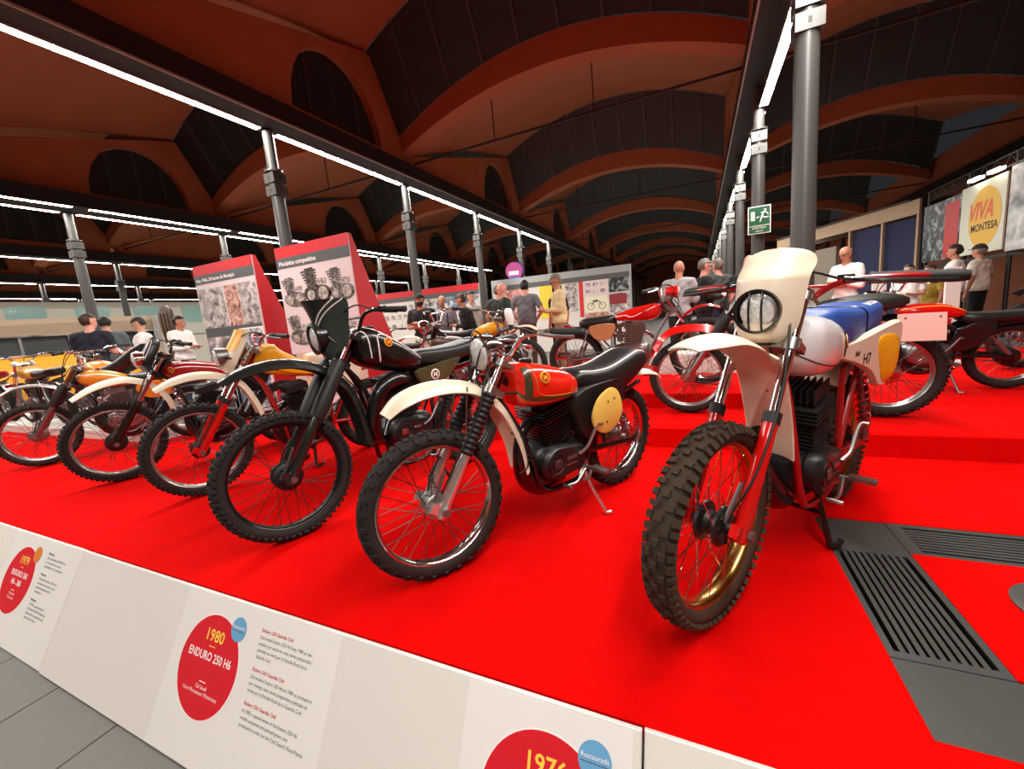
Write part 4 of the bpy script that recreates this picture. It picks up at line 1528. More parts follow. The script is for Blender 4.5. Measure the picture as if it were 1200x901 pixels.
# yellow tank, red frame
ha, ex = moto(dict(
    label='yellow tank motocross motorcycle with red frame, red fork legs and cream mudguard', group=GRP,
    fc=(-3.53, 1.775), hd=-112, WB=1.40, lean=3, steer=0, Rf=.362, Rr=.345, wf=.045, wr=.056, knob='mx', hub_r=.06,
    rim_m=M_ALU, hub_m=M_BLKM, s_low=.40, s_bot=.68, s_top=.85, slider_m=M_RED, tube_m=M_CHROME, clamp_m=M_ALU, frame_m=M_DRED, arm_m=M_DRED, bar_m=M_DRED, rise=.08, pull=.12, bar_w=.40,
    eng_m=M_BLKM, ztank=.84, zseat=.83, shock_top=(.28, .82), stand='bench', lever_m=M_STEEL, spring_m=M_DRED, brake_stay=True,
    ffender=dict(m=M_CREAM, path=[(1.60, .87), (1.50, .925), (1.37, .955), (1.24, .945), (1.12, .90)], w=[.05, .07, .076, .076, .07], d=[.03, .042, .048, .048, .045], pw=2.8,
                 rear=[(1.11, .905), (1.03, .82), (.965, .68), (.93, .56)], rw=.078, rd=.045),
    headlight=dict(r=.075, s=.70, f=.16, tilt=-6, m=M_STEEL),
    shield=dict(m=M_CREAM, rows=[(.92, 1.145, .07, .05), (.98, 1.165, .10, .08), (1.06, 1.14, .115, .09), (1.14, 1.095, .12, .09), (1.20, 1.06, .12, .08), (1.25, 1.035, .115, .06)],
                face=dict(z0=1.08, z1=1.26, w0=.75, w1=.85, m=M_YEL)),
    tank=[(.46, .87, .82, .06), (.52, .93, .81, .12), (.64, .985, .82, .148), (.75, 1.06, .84, .152), (.81, 1.115, .855, .145), (.88, 1.10, .88, .12), (.935, 1.03, .92, .075), (.955, .99, .95, .03)], tank_m=M_YEL, tank_n=4.2, cap=(.80, 1.09),
    tank_line=[dict(pts=[(.05, -.45), (.4, -.42), (.8, -.35), (.9, 0)], r=.003, m=M_DRED)],
    seat=[(.55, .99, .93, .06), (.47, 1.0, .88, .105), (.3, .985, .85, .12), (.1, .985, .86, .12), (-.08, 1.0, .89, .115), (-.16, .97, .92, .06)], seat_m=mat('cream_vinyl', (.86, .80, .70), .5), seat_n=4,
    rfender=dict(m=M_CREAM, path=[(.34, .70), (.20, .81), (.0, .86), (-.22, .86), (-.45, .82)], w=.08, d=.03),
    panels=[dict(poly=[(.48, .83), (.20, .88), (.12, .80), (.22, .66), (.40, .70)], m=M_CREAM, y=.155, t=.025, k=3)],
))

# red tank, black number field
ha, ex = moto(dict(
    label='dark red tank enduro motorcycle with cream mudguard and black headlight shield', group=GRP,
    fc=(-4.81, 1.78), hd=-112, WB=1.40, lean=3, steer=0, Rf=.364, Rr=.345, wf=.045, wr=.056, knob='mx', hub_r=.078,
    rim_m=M_ALU, hub_m=M_BLKM, s_low=.38, s_bot=.68, s_top=.85, slider_m=M_BLACK, tube_m=M_CHROME, clamp_m=M_BLACK, frame_m=M_BLACK, bar_m=M_BLACK, rise=.09, pull=.12, bar_w=.40,
    eng_m=M_BLKM, ztank=.83, zseat=.82, shock_top=(.26, .80), stand='prop', lever_m=M_BLACK, exh_m=M_BLACK,
    ffender=dict(m=M_CREAM, path=[(1.62, .80), (1.50, .88), (1.38, .925), (1.25, .935), (1.12, .89)], w=[.05, .07, .076, .076, .07], d=[.03, .042, .048, .048, .045], pw=2.8,
                 rear=[(1.11, .895), (1.03, .81), (.965, .70), (.935, .59)], rw=.078, rd=.045),
    headlight=dict(r=.080, s=.74, f=.145, tilt=-6, m=M_CHROME),
    shield=dict(m=M_BLACK, rows=[(.97, 1.12, .08, .06), (1.03, 1.14, .11, .09), (1.10, 1.115, .125, .10), (1.17, 1.08, .13, .10), (1.23, 1.045, .125, .08), (1.265, 1.025, .10, .05)], stripe=(1.08, 1.25, .45, .65)),
    tank=[(.47, .91, .84, .05), (.53, .955, .82, .11), (.65, .995, .81, .14), (.80, 1.025, .82, .145), (.90, 1.02, .85, .12), (.97, .99, .90, .06), (.985, .96, .92, .02)], tank_m=M_DRED, tank_n=3.2, cap=(.80, 1.02),
    tank_line=[dict(pts=[(.10, -.2), (.25, .25), (.5, .35), (.66, .25)], r=.004, m=M_WINK)], tank_badge=(.72, .1), badge_m=(M_GOLDP, M_DRED), badge_r=.028,
    seat=[(.53, .955, .90, .06), (.46, .965, .86, .11), (.3, .96, .83, .125), (.1, .965, .84, .125), (-.08, .98, .87, .12), (-.18, .96, .90, .06)], seat_m=M_VINYL, seat_n=3.8,
    rfender=dict(m=M_CREAM, path=[(.34, .69), (.20, .80), (.0, .85), (-.22, .85), (-.45, .80)], w=.08, d=.03),
    panels=[dict(poly=[(.46, .80), (.20, .85), (.14, .78), (.24, .64), (.40, .68)], m=M_BLACK, y=.150, t=.025, k=3)],
))

# older gold machine with aluminium mudguard
ha, ex = moto(dict(
    label='older motorcycle with gold-orange tank, bare aluminium front mudguard and brown fork', group=GRP,
    fc=(-6.58, 1.82), hd=-118, WB=1.36, lean=3, steer=0, Rf=.350, Rr=.335, wf=.044, wr=.050, knob='trial', hub_r=.075,
    rim_m=M_ALU, hub_m=M_STEEL, s_low=.36, s_bot=.60, s_top=.80, slider_m=M_STEEL, tube_m=mat('bronze_tube', (.48, .36, .22), .35, .7), gaiter='smooth', clamp_m=M_STEEL, frame_m=M_BLACK, rise=.12, pull=.14, bar_w=.42,
    eng_m=M_STEEL, fin_m=M_STEEL, ztank=.80, zseat=.78, shock_top=(.22, .76), stand='prop',
    ffender=dict(m=M_ALU, path=[(1.55, .83), (1.45, .885), (1.32, .905), (1.18, .88), (1.05, .79), (.97, .66), (.945, .58)], w=.055, d=.022),
    tank=[(.50, .84, .78, .05), (.56, .90, .775, .12), (.68, .955, .77, .145), (.80, .985, .78, .145), (.90, .98, .82, .11), (.96, .95, .87, .05)], tank_m=M_ORANGE, tank_n=2.6, cap=(.78, .985), cap_m=M_CHROME,
    tank_line=[dict(pts=[(.05, .5), (.5, .55), (.9, .5)], r=.005, m=M_WINK)],
    seat=[(.55, .90, .84, .06), (.46, .90, .80, .11), (.25, .89, .79, .12), (.05, .91, .80, .12), (-.15, .94, .83, .11), (-.24, .92, .86, .05)], seat_m=M_VINYL, piping=(.1, .9),
    rfender=dict(m=M_ALU, path=[(.32, .56), (.20, .68), (.0, .725), (-.22, .70), (-.40, .60)], w=.065, d=.028),
    panels=[dict(poly=[(.48, .76), (.20, .80), (.14, .70), (.24, .60), (.42, .62)], m=M_ORANGE, y=.145, t=.03, k=3)],
))

# second row, left end
G2 = 'motorcycles in the second row'
base_old = dict(knob='trial', hub_r=.07, rim_m=M_ALU, hub_m=M_STEEL, s_low=.34, s_bot=.59, s_top=.77, slider_m=M_STEEL, clamp_m=M_STEEL, frame_m=M_BLACK, rise=.10, pull=.14, bar_w=.40, eng_m=M_STEEL, fin_m=M_STEEL, stand='prop', lod=2)


def old(**k):
    d = dict(base_old)
    d.update(k)
    d.setdefault('tank', [(.48, .82, .76, .05), (.54, .88, .75, .115), (.66, .93, .745, .14), (.80, .96, .76, .14), (.90, .95, .80, .105), (.95, .92, .85, .05)])
    d.setdefault('seat', [(.52, .88, .80, .06), (.44, .88, .77, .11), (.25, .87, .76, .12), (.05, .88, .77, .12), (-.15, .91, .80, .11), (-.24, .89, .83, .05)])
    d.setdefault('ffender', dict(m=M_CREAM, path=[(1.52, .82), (1.42, .87), (1.30, .885), (1.18, .86), (1.06, .78), (.96, .64), (.93, .55)], w=.058, d=.024))
    d.setdefault('rfender', dict(m=M_ALU, path=[(.32, .56), (.20, .68), (.0, .725), (-.22, .70), (-.40, .60)], w=.065, d=.028))
    d.setdefault('headlight', dict(r=.078, s=.66, f=.12, m=M_CHROME))
    d.setdefault('WB', 1.34)
    d.setdefault('ztank', .78)
    d.setdefault('zseat', .75)
    return moto(d)


old(label='motorcycle with peach mudguard and gold tank on the low white plinth', group=G2, fc=(-10.4, 2.87), hd=180, z0=.12, tank_m=M_GOLDP, stand=None,
    ffender=dict(m=mat('peach_paint', (.90, .66, .50), .4), path=[(1.62, .80), (1.46, .86), (1.32, .875), (1.18, .85), (1.06, .78)], w=.062, d=.034), headlight=None, seat_m=M_VINYL)
old(label='motorcycle with red tank and red seat base beside the yellow van', group=G2, fc=(-12.6, 2.87), hd=180, z0=.12, tank_m=M_RED, seat_m=M_DRED, stand=None)
old(label='motorcycle with a rising black seat edged in white on the low white plinth', group=G2, fc=(-8.15, 2.87), hd=180, z0=.12, tank_m=M_ORANGE, piping=(.03, .97), stand=None,
    seat=[(.66, .86, .78, .06), (.58, .87, .76, .11), (.36, .89, .75, .12), (.10, .94, .77, .12), (-.15, 1.01, .83, .115), (-.40, 1.09, .93, .10), (-.52, 1.125, 1.02, .05)])

# trials machine side on, behind the white enduro
ha, ex = moto(dict(
    label='trials motorcycle with red front mudguard, dark green seat and blank pink rear plate', group=G2,
    fc=(-.09, 3.96), hd=178, WB=1.36, lean=3, steer=0, z0=.16, Rf=.340, Rr=.340, wf=.042, wr=.058, knob='trial', hub_r=.06,
    rim_m=M_ALU, hub_m=M_ALU, s_low=.34, s_bot=.60, s_top=.76, slider_m=M_ALU, tube_m=M_BLACK, gaiter='smooth', clamp_m=M_BLACK, frame_m=M_DRED, bar_m=M_CHROME, rise=.07, pull=.10, bar_w=.40,
    eng_m=M_STEEL, fin_m=M_STEEL, cover_m=M_ALU, ztank=.74, zseat=.74, shock_top=(.24, .72), stand='prop',
    ffender=dict(m=M_RED, path=[(1.66, .60), (1.60, .70), (1.50, .775), (1.36, .80), (1.20, .785), (1.08, .73)], w=.070, d=.055, pw=2.6),
    tank=[(.50, .80, .75, .04), (.58, .86, .74, .10), (.70, .90, .74, .12), (.82, .93, .76, .12), (.90, .92, .80, .08), (.94, .89, .84, .03)], tank_m=M_RED, cap=(.78, .92),
    seat=[(.60, .86, .78, .07), (.50, .88, .77, .12), (.30, .92, .78, .13), (.12, .93, .80, .13), (-.02, .915, .82, .11), (-.08, .89, .84, .05)], seat_m=M_GVINYL, seat_n=3.6,
    rfender=dict(m=M_BLACK, path=[(.32, .60), (.16, .73), (.0, .775), (-.20, .74), (-.34, .66)], w=.075, d=.03),
    panels=[dict(poly=[(.42, .70), (.20, .76), (.12, .68), (.25, .58)], m=M_DRED, y=.135, t=.03, k=3)],
))
pk = mat('pale_pink_plate', (.95, .80, .75), .45)
MB().loft([[(.012, .150, .785), (-.240, .150, .780), (-.250, .150, .590), (.002, .150, .595)], [(.012, .156, .785), (-.240, .156, .780), (-.250, .156, .590), (.002, .156, .595)]]).build('registration_plate', pk, ha, False)
MB().tube([(-.10, .0, .68), (-.12, .150, .68)], .010, 8).build('plate_bracket', M_BLACK, ha)
for x in (-.03, -.21):
    MB().rev([(.006, -.002), (.006, .003)], (x, .156, .755), (0, 1, 0), 10).build('bolt_or_dark_slot', M_STEEL, ha)

# black machine with red tank at the right, further back
old(label='black motorcycle with red tank and long black seat behind the registration plate', group=G2, fc=(2.42 - 1.20, 4.98), hd=180, WB=1.33, scale=.9, z0=.16, knob='road', tank_m=M_RED, frame_m=M_BLACK, rim_m=M_ALU, hub_m=M_BLKM, eng_m=M_STEEL,
    tank=[(.34, .78, .74, .05), (.40, .82, .73, .11), (.52, .87, .72, .13), (.66, .88, .72, .13), (.78, .87, .75, .11), (.86, .84, .79, .05)], tank_line=[dict(pts=[(.05, .6), (.5, .75), (.95, .6)], r=.004, m=M_YINK)],
    seat=[(.40, .76, .70, .06), (.32, .765, .66, .12), (.10, .755, .66, .13), (-.10, .76, .67, .13), (-.30, .775, .69, .12), (-.38, .77, .72, .05)],
    panels=[dict(poly=[(.36, .66), (.16, .68), (.22, .50), (.42, .40), (.46, .52)], m=M_BLACK, y=.14, t=.03, k=3)], shock_top=(.28, .66), ztank=.72, zseat=.68,
    ffender=dict(m=M_BLACK, path=[(1.50, .72), (1.40, .77), (1.28, .775), (1.14, .72), (1.02, .58)], w=.058, d=.024), rfender=dict(m=M_CHROME, path=[(.30, .52), (.18, .63), (.0, .69), (-.22, .66), (-.36, .56)], w=.07, d=.03))
old(label='dark motorcycle with chrome headlight on the far side of the black one', group=G2, fc=(3.05, 6.1), hd=200, WB=1.33, z0=.16, tank_m=M_BLACK, knob='road', ffender=dict(m=M_BLACK, path=[(1.50, .78), (1.40, .83), (1.28, .84), (1.14, .78)], w=.058, d=.024))
# red racer facing the other way on the white plinth
ha, ex = old(label='red tank motorcycle with tan side box standing on the second red step', group=G2, fc=(.05, 4.62), hd=2, lean=-3, WB=1.33, z0=.30, knob='road', tank_m=M_RED, frame_m=M_STEEL, rim_m=M_CHROME, hub_m=M_STEEL, eng_m=M_ALU, fin_m=M_ALU, stand=None,
    tank=[(.46, .785, .745, .05), (.50, .80, .72, .10), (.62, .835, .705, .125), (.78, .865, .70, .13), (.88, .87, .72, .10), (.93, .85, .77, .05)], tank_badge=(.65, .2), badge_m=(M_GOLDP, M_RED),
    tank_line=[dict(pts=[(.02, .0), (.3, .15), (.42, -.1), (.55, .1)], r=.004, m=M_WINK)],
    seat=[(.47, .775, .71, .06), (.42, .785, .68, .11), (.25, .775, .67, .115), (.12, .77, .67, .11), (.07, .75, .69, .05)],
    ffender=dict(m=M_DRED, path=[(1.47, .79), (1.36, .82), (1.24, .80), (1.12, .72), (1.02, .58)], w=.05, d=.02), headlight=dict(r=.06, s=.66, f=.10, m=M_RED), s_bot=.52, s_top=.66, rise=.08,
    rfender=dict(m=M_STEEL, path=[(.30, .56), (.16, .66), (.02, .69), (-.14, .66)], w=.06, d=.025), ztank=.70, zseat=.68, shock_top=(.18, .64), exh_m=M_CHROME,
    panels=[dict(poly=[(.46, .70), (.20, .69), (.22, .58), (.30, .53), (.42, .55)], m=M_TANBOX, y=.13, t=.04, k=3)],
    exhaust=[(.74, .03, .58, .026), (.84, .05, .50, .026), (.83, .07, .36, .026), (.70, .10, .26, .03), (.3, .12, .28, .04), (.0, .13, .32, .045), (-.3, .14, .36, .045)])
# machines behind the black enduro
old(label='yellow tank motorcycle with white number plate behind the dark green seat', group=G2, fc=(-2.22, 5.25), hd=-4, lean=3, WB=1.28, z0=.16, tank_m=M_YEL, rim_m=M_CHROME, stand=None,
    shield=dict(m=M_WPAINT, rows=[(.90, 1.12, .08, .03), (.98, 1.13, .11, .04), (1.08, 1.11, .12, .04), (1.13, 1.09, .08, .02)]), headlight=None)
old(label='red tank motorcycle with black handlebar behind the dark green tank', group=G2, fc=(-5.60, 5.95), hd=178, lean=3, WB=1.33, z0=0, tank_m=M_RED, bar_m=M_BLACK)
old(label='bare chrome-barred motorcycle with brown tank on the second red step', group=G2, fc=(-3.45, 4.42), hd=-178, lean=3, WB=1.30, z0=.16, tank_m=mat('brown_paint', (.30, .20, .14), .4), rim_m=M_CHROME, headlight=dict(r=.085, s=.66, f=.12, m=M_CHROME), rise=.14, stand=None,
    tank=[(.48, .76, .70, .05), (.54, .80, .69, .115), (.66, .83, .685, .13), (.80, .84, .69, .13), (.90, .83, .73, .10), (.95, .80, .76, .05)], seat=[(.52, .78, .72, .06), (.44, .78, .70, .11), (.25, .77, .69, .12), (.05, .78, .70, .12), (-.15, .80, .73, .11), (-.2, .78, .75, .05)], ztank=.70, zseat=.70)
# ================================================================== boards, posters, vehicles in the background
M_BRED = mat('board_red', (0.80, 0.13, 0.16), 0.5)
M_BGREY = mat('board_band_grey', (0.33, 0.34, 0.34), 0.5)
M_BFACE = mat('board_face_pale', (0.86, 0.79, 0.79), 0.55)
M_BLIGHT = mat('board_face_white', (0.85, 0.83, 0.80), 0.55)
M_BSILV = mat('board_rail_grey', (0.62, 0.63, 0.62), 0.4)
PH1 = photo_mat('print_photo_grey', (.22, .21, .21), (.86, .82, .80), 7, .5)
PH2 = photo_mat('print_photo_warm', (.35, .25, .22), (.88, .76, .70), 12, .6, (.72, .50, .44))
PH3 = photo_mat('print_photo_snow', (.33, .30, .31), (.90, .86, .84), 3.4, .7, (.55, .50, .50))
PH4 = photo_mat('print_photo_blue', (.20, .27, .36), (.88, .84, .80), 4, .6, (.45, .52, .60))
PH5 = photo_mat('print_photo_dark', (.05, .06, .06), (.62, .66, .66), 5, .6, (.18, .20, .20))
PHE = photo_mat('print_engine', (.16, .16, .15), (.66, .62, .58), 14, 1.5, (.38, .36, .34))
PHD = photo_mat('print_engine_dark', (.06, .055, .05), (.48, .42, .36), 12, 1.5, (.20, .18, .16))


def wedge(x0, x1, y, top, d0, d1, lab):
    """free-standing totem: front face at y, sides widening to the floor"""
    o = empty('display_totem', ((x0 + x1) / 2, y, 0))
    tag(o, lab, 'display board')
    hw = (x1 - x0) / 2
    MB().loft([[(-hw, .012, 0), (hw, .012, 0), (hw, d1, 0), (-hw, d1, 0)], [(-hw, .012, top), (hw, .012, top), (hw, d0, top), (-hw, d0, top)]]).build('body', M_BRED, o, False)
    MB().box((0, .003, top / 2), (2 * hw, .018, top)).build('front_face', M_BFACE, o, False)
    MB().box((0, -.008, top - .075), (2 * hw, .006, .15)).build('red_band', M_BRED, o, False)
    MB().box((0, -.008, top - .22), (2 * hw, .006, .14)).build('grey_band', M_BGREY, o, False)
    return o, hw


def pic(o, x0, x1, z0, z1, m, name='photo', y=-.008):
    return MB().box(((x0 + x1) / 2, y, (z0 + z1) / 2), (x1 - x0, .004, z1 - z0)).build(name, m, o, False)


def engine_print(o, cx, cz, s, m):
    """printed cut-out photograph of an engine: case, finned barrel, round cover, carburettor"""
    b = MB()
    k = [0]

    def shape(pts):
        k[0] += 1
        yy = -.0080 - .0003 * k[0]
        b.prism([(cx + s * x, cz + s * z) for x, z in pts], lambda a_, b_: (a_, -.006, b_), lambda a_, b_: (a_, yy, b_))

    def oval(x, z, rx, rz, n=20):
        return [(x + rx * math.cos(2 * math.pi * q / n), z + rz * math.sin(2 * math.pi * q / n)) for q in range(n)]
    shape(cr([(-.34, -.12), (-.36, .02), (-.2, .10), (.15, .10), (.33, .03), (.34, -.14), (.15, -.24), (-.15, -.22)], 3, True))
    for q in range(6):
        w_ = .15 + .012 * q
        x0 = -.12 - .012 * q
        shape([(x0 - w_, .10 + .055 * q), (x0 + w_, .11 + .055 * q), (x0 + w_, .142 + .055 * q), (x0 - w_, .132 + .055 * q)])
    shape([(-.24, .08), (-.02, .08), (-.04, .46), (-.28, .45)])
    r = b.build('engine_print', m, o, False)
    c = MB()
    for (x, z, q) in ((.15, -.06, .13), (-.18, -.07, .10)):
        c.prism([(cx + s * u, cz + s * v) for u, v in oval(x, z, q, q)], lambda a_, b_: (a_, -.006, b_), lambda a_, b_: (a_, -.0118, b_))
    c.prism([(cx + s * u, cz + s * v) for u, v in ((.05, .14), (.26, .12), (.27, .22), (.06, .24))], lambda a_, b_: (a_, -.006, b_), lambda a_, b_: (a_, -.0115, b_))
    c.build('cover_print', PHL, r, False)
    return r


PHL = photo_mat('print_engine_light', (.42, .40, .38), (.82, .78, .74), 16, .5)
o, hw = wedge(-5.50, -4.10, 4.22, 2.42, .06, 1.0, 'red display totem headed Mecànica competitiva with engine pictures')
text_on('Mecànica competitiva', .085, M_WINK, o, (-hw + .05, -.0125, 2.165), (1, 0, 0), (0, 0, 1), bold=.0015, name='title')
engine_print(o, -.43, 1.72, .60, PHE)
engine_print(o, .02, 1.76, .70, PHD)
engine_print(o, .47, 1.74, .62, PHE)
engine_print(o, -.43, 1.18, .62, PHE)
engine_print(o, .05, 1.18, .62, PHE)
engine_print(o, .49, 1.18, .55, PHE)
pic(o, -hw + .01, hw - .01, .30, .92, mat('board_beige', (.80, .71, .62), .5), 'drawing_field', -.0075)
engine_print(o, -.35, .62, .45, PHE)
engine_print(o, .22, .62, .50, PHE)
o, hw = wedge(-7.50, -6.02, 4.22, 2.42, .06, 1.0, 'red display totem covered with old race photographs')
text_on('Any 1966, 24 hores de Montjuïc', .075, M_WINK, o, (-hw + .05, -.0125, 2.165), (1, 0, 0), (0, 0, 1), bold=.0015, name='title')
pic(o, -hw + .02, -.07, 1.42, 2.05, PH1)
pic(o, -.03, .30, 1.42, 2.05, PH2)
pic(o, .32, hw - .02, 1.42, 2.05, PH1)
pic(o, -hw + .02, hw - .02, 1.25, 1.42, M_BGREY, 'tarmac', -.0075)
pic(o, -hw + .02, .15, .42, 1.27, PH3)
pic(o, .155, hw - .015, .40, 1.37, M_WINK, 'photo_border', -.009)
pic(o, .175, hw - .035, .42, 1.35, PH4, 'photo', -.0105)
pic(o, -hw + .02, hw - .02, .05, .38, PH4)
# race rider silhouette printed on the big photograph
b = MB()
for (x, z, rx, rz) in ((-.30, .85, .10, .24), (-.26, 1.10, .06, .08), (-.12, .82, .12, .12), (-.38, .62, .10, .10)):
    b.prism([(x + rx * math.cos(2 * math.pi * q / 16), z + rz * math.sin(2 * math.pi * q / 16)) for q in range(16)], lambda a, c: (a, -.009, c), lambda a, c: (a, -.0108, c))
b.build('rider_print', M_BGREY, o, False)


def long_board(x0, x1, y0, y1, top, band, sub, lab):
    o = empty('exhibition_board', ((x0 + x1) / 2, (y0 + y1) / 2, 0), math.atan2(y1 - y0, x1 - x0))
    tag(o, lab, 'display board')
    hw = math.hypot(x1 - x0, y1 - y0) / 2
    MB().box((0, .05, top / 2), (2 * hw, .10, top)).build('body', M_BLIGHT, o, False)
    MB().box((0, -.006, top - .10), (2 * hw, .012, .20)).build('top_band', band, o, False)
    MB().box((0, -.006, top - .275), (2 * hw, .010, .15)).build('title_band', sub, o, False)
    for sg in (-1, 1):
        MB().box((sg * (hw + .02), .05, top / 2), (.05, .14, top)).build('upright', M_BSILV, o, False)
    return o, hw


o, hw = long_board(-6.16, -1.84, 12.45, 12.79, 2.42, M_BSILV, M_BGREY, 'long grey-topped exhibition board with a yellow poster and motorcycle drawings')
M_YPOST = mat('poster_yellow', (.93, .80, .22), .5)
pic(o, -hw + .05, -.95, 1.0, 2.05, photo_mat('print_photo_pink', (.55, .45, .45), (.92, .85, .82), 6, 1.5, (.85, .55, .50)))
pic(o, -.60, .14, 1.05, 2.1, M_YPOST, 'yellow_poster')
pic(o, .22, .60, 1.2, 2.05, PH1)
pic(o, .66, .78, 1.0, 2.1, M_BRED, 'red_strip')
pic(o, .82, 1.52, 1.62, 2.08, mat('sheet_pink', (.88, .80, .80), .5), 'spec_sheet')
for i in range(6):
    pic(o, .87 + .22 * (i % 3), 1.02 + .22 * (i % 3), 1.70 + .2 * (i // 3), 1.80 + .2 * (i // 3), PH1, 'vignette', -.012)
pic(o, .82, 1.52, 1.12, 1.60, mat('sheet_cream', (.90, .88, .76), .5), 'drawing_sheet')
pic(o, .82, 1.52, .6, 1.10, PH2)
pic(o, 1.56, hw - .03, 1.66, 2.08, PH5)
pic(o, 1.56, hw - .10, 1.30, 1.60, mat('print_dark_red', (.55, .16, .20), .5), 'red_bike_print', -.007)
pic(o, 1.56, hw - .03, .7, 1.62, PH1, 'photo', -.0065)
dr = MB()
for cx in (1.0, 1.34):
    dr.tube([(cx + .10 * math.cos(2 * math.pi * q / 20), -.0125, 1.30 + .10 * math.sin(2 * math.pi * q / 20)) for q in range(20)], .008, 4, closed=True)
dr.tube([(1.0, -.0125, 1.30), (1.10, -.0125, 1.42), (1.26, -.0125, 1.44), (1.34, -.0125, 1.30)], .010, 4)
dr.tube([(1.06, -.0125, 1.45), (1.22, -.0125, 1.47)], .022, 4)
dr.build('motorcycle_drawing', M_GINK, o)
ys_ = MB().tube([(-.25, -.012, 1.3), (-.1, -.012, 1.95)], .03, 4)
ys_.build('poster_stroke', M_OLIVE, o)
o, hw = long_board(-10.53, -6.66, 11.85, 12.40, 2.42, M_BRED, M_BGREY, 'long red-topped exhibition board with rows of small pictures')
for i in range(8):
    for j in range(3):
        pic(o, -hw + .2 + .26 * i, -hw + .36 + .26 * i, 1.15 + .32 * j, 1.30 + .32 * j, PH1, 'vignette')
pic(o, .35, hw - .05, 1.1, 2.1, PH4)
pic(o, -.1, .28, 1.2, 2.05, PH1)

# lit round sign behind the boards
g = empty('lit_sign', (-5.85, 13.6, 0))
tag(g, 'glowing pink and blue round sign above the grey board', 'sign')
MB().tube([(0, 0, 0), (0, 0, 2.35)], .04, 10).build('post', M_STEEL, g)
MB().rev([(.0, -.08), (.27, -.08), (.30, 0), (.27, .08), (0, .08)], (0, 0, 2.78), (.25, -.97, 0), 28).build('disc', emis('sign_pink', (.86, .40, .62), .45), g)
MB().rev([(.0, -.09), (.31, -.07), (.33, 0), (.33, -.05)], (0.02, .02, 2.78), (.25, -.97, 0), 28).build('rim', mat('sign_blue_rim', (.20, .18, .50), .4), g)
MB().box((0.02, -.09, 2.70), (.34, .03, .12), .25).build('white_bar', emis('sign_white', (.95, .97, 1.0), .9), g, False)
MB().box((0, -.05, 2.46), (.36, .12, .20), .25).build('blue_bar', emis('sign_blue', (.15, .48, .85), .55), g, False)

# ------------------------------------------------------------------ poster wall on the right
pw = empty('poster_stand', (5.0, 11.4, 0))
tag(pw, 'black truss stand carrying large hanging posters', 'stand')
M_TR = mat('black_truss', (.06, .06, .065), .5)
t = MB()
for y in (-3.0, -.72, .70, 2.35):
    t.tube([(.10, y, 0), (.10, y, 3.25)], .035, 8)
for z in (3.05, 3.25):
    t.tube([(.10, -3.0, z), (.10, 2.35, z)], .025, 8)
for k in range(14):
    y = -3.0 + 5.35 * k / 14
    t.tube([(.10, y, 3.05), (.10, y + 5.35 / 28, 3.25), (.10, y + 5.35 / 14, 3.05)], .012, 5)
t.box((.10, -.3, 1.50), (.05, 5.35, .06))
t.build('truss', M_TR, pw)
for y in (-.55, .05):
    MB().box((-.10, y, 3.00), (.09, .34, .05)).build('spotlight', emis('poster_lamp', (1, .98, .92), 5), pw, False)


def poster(y0, y1, z0, z1, m, lab):
    b = MB().box((5.0, (y0 + y1) / 2, (z0 + z1) / 2), (.025, abs(y1 - y0), z1 - z0)).build('wall_poster', m, None, False)
    return tag(b, lab, 'poster')


a = poster(10.69, 12.09, 1.60, 2.93, mat('poster_white', (.80, .80, .72), .5), 'white poster with a yellow sun and slanted red lettering')
pts = [(math.cos(2 * math.pi * q / 40), math.sin(2 * math.pi * q / 40)) for q in range(40)]
MB().prism(pts, lambda p, q: (4.986, 11.28 + .50 * p, 2.26 + .56 * q), lambda p, q: (4.983, 11.28 + .50 * p, 2.26 + .56 * q)).build('yellow_sun', mat('poster_sun', (.84, .66, .20), .5), a, False)
text_on('VIVA', .46, mat('poster_orange', (.82, .33, .12), .5), a, (4.981, 11.80, 2.24), (0, -1, 0), (0, 0, 1), bold=.012, shear=.25, sx=.80, name='poster_title')
text_on('MONTESA', .20, M_INK, a, (4.981, 11.68, 2.02), (0, -1, 0), (0, .18, 1), bold=.004, shear=.25, sx=.9, name='poster_name')
a = poster(12.11, 13.66, 1.60, 2.88, PH5, 'black and white poster of a racing motorcyclist with a red band')
MB().box((4.985, 12.42, 2.20), (.004, .55, 1.15)).build('red_field', mat('poster_red', (.70, .14, .12), .5), a, False)
poster(9.05, 10.60, 1.55, 2.98, photo_mat('poster_pale', (.40, .42, .42), (.84, .84, .82), 2.5, .4), 'pale grey photographic poster beside the yellow sun poster')

# timber stall with blue cloth further back
st = empty('timber_stall', (4.35, 15.5, 0), math.atan2(17.27 - 13.81, 3.56 - 5.12))
tag(st, 'long stall with beige timber fascia and dark blue cloth', 'stall')
M_TIM = mat('beige_timber', (.66, .55, .42), .6, noise=.15, nscale=6)
MB().box((1.1, 0, 3.0), (5.5, .06, .36)).build('fascia_board', M_TIM, st, False)
MB().box((-.55, -.12, 1.40), (2.1, .02, 2.75)).build('blue_cloth', mat('blue_cloth', (.10, .12, .26), .8), st, False)
MB().box((1.9, -.14, 1.25), (1.5, .05, 2.5)).build('door_leaf', mat('grey_wood', (.50, .46, .40), .6), st, False)
MB().box((3.3, -.14, 1.25), (1.2, .05, 2.5)).build('side_board', M_TIM, st, False)
for x in (-1.6, -.6, .5, 2.7, 3.8):
    MB().box((x, -.02, 1.42), (.06, .06, 2.84)).build('post', M_TIM, st, False)
MB().box((1.2, -1.1, 3.0), (5.2, .06, .30)).build('rear_rail', M_TIM, st, False)
MB().box((1.2, -.55, 3.19), (5.3, 1.3, .03)).build('roof_sheet', M_BEAM, st, False)

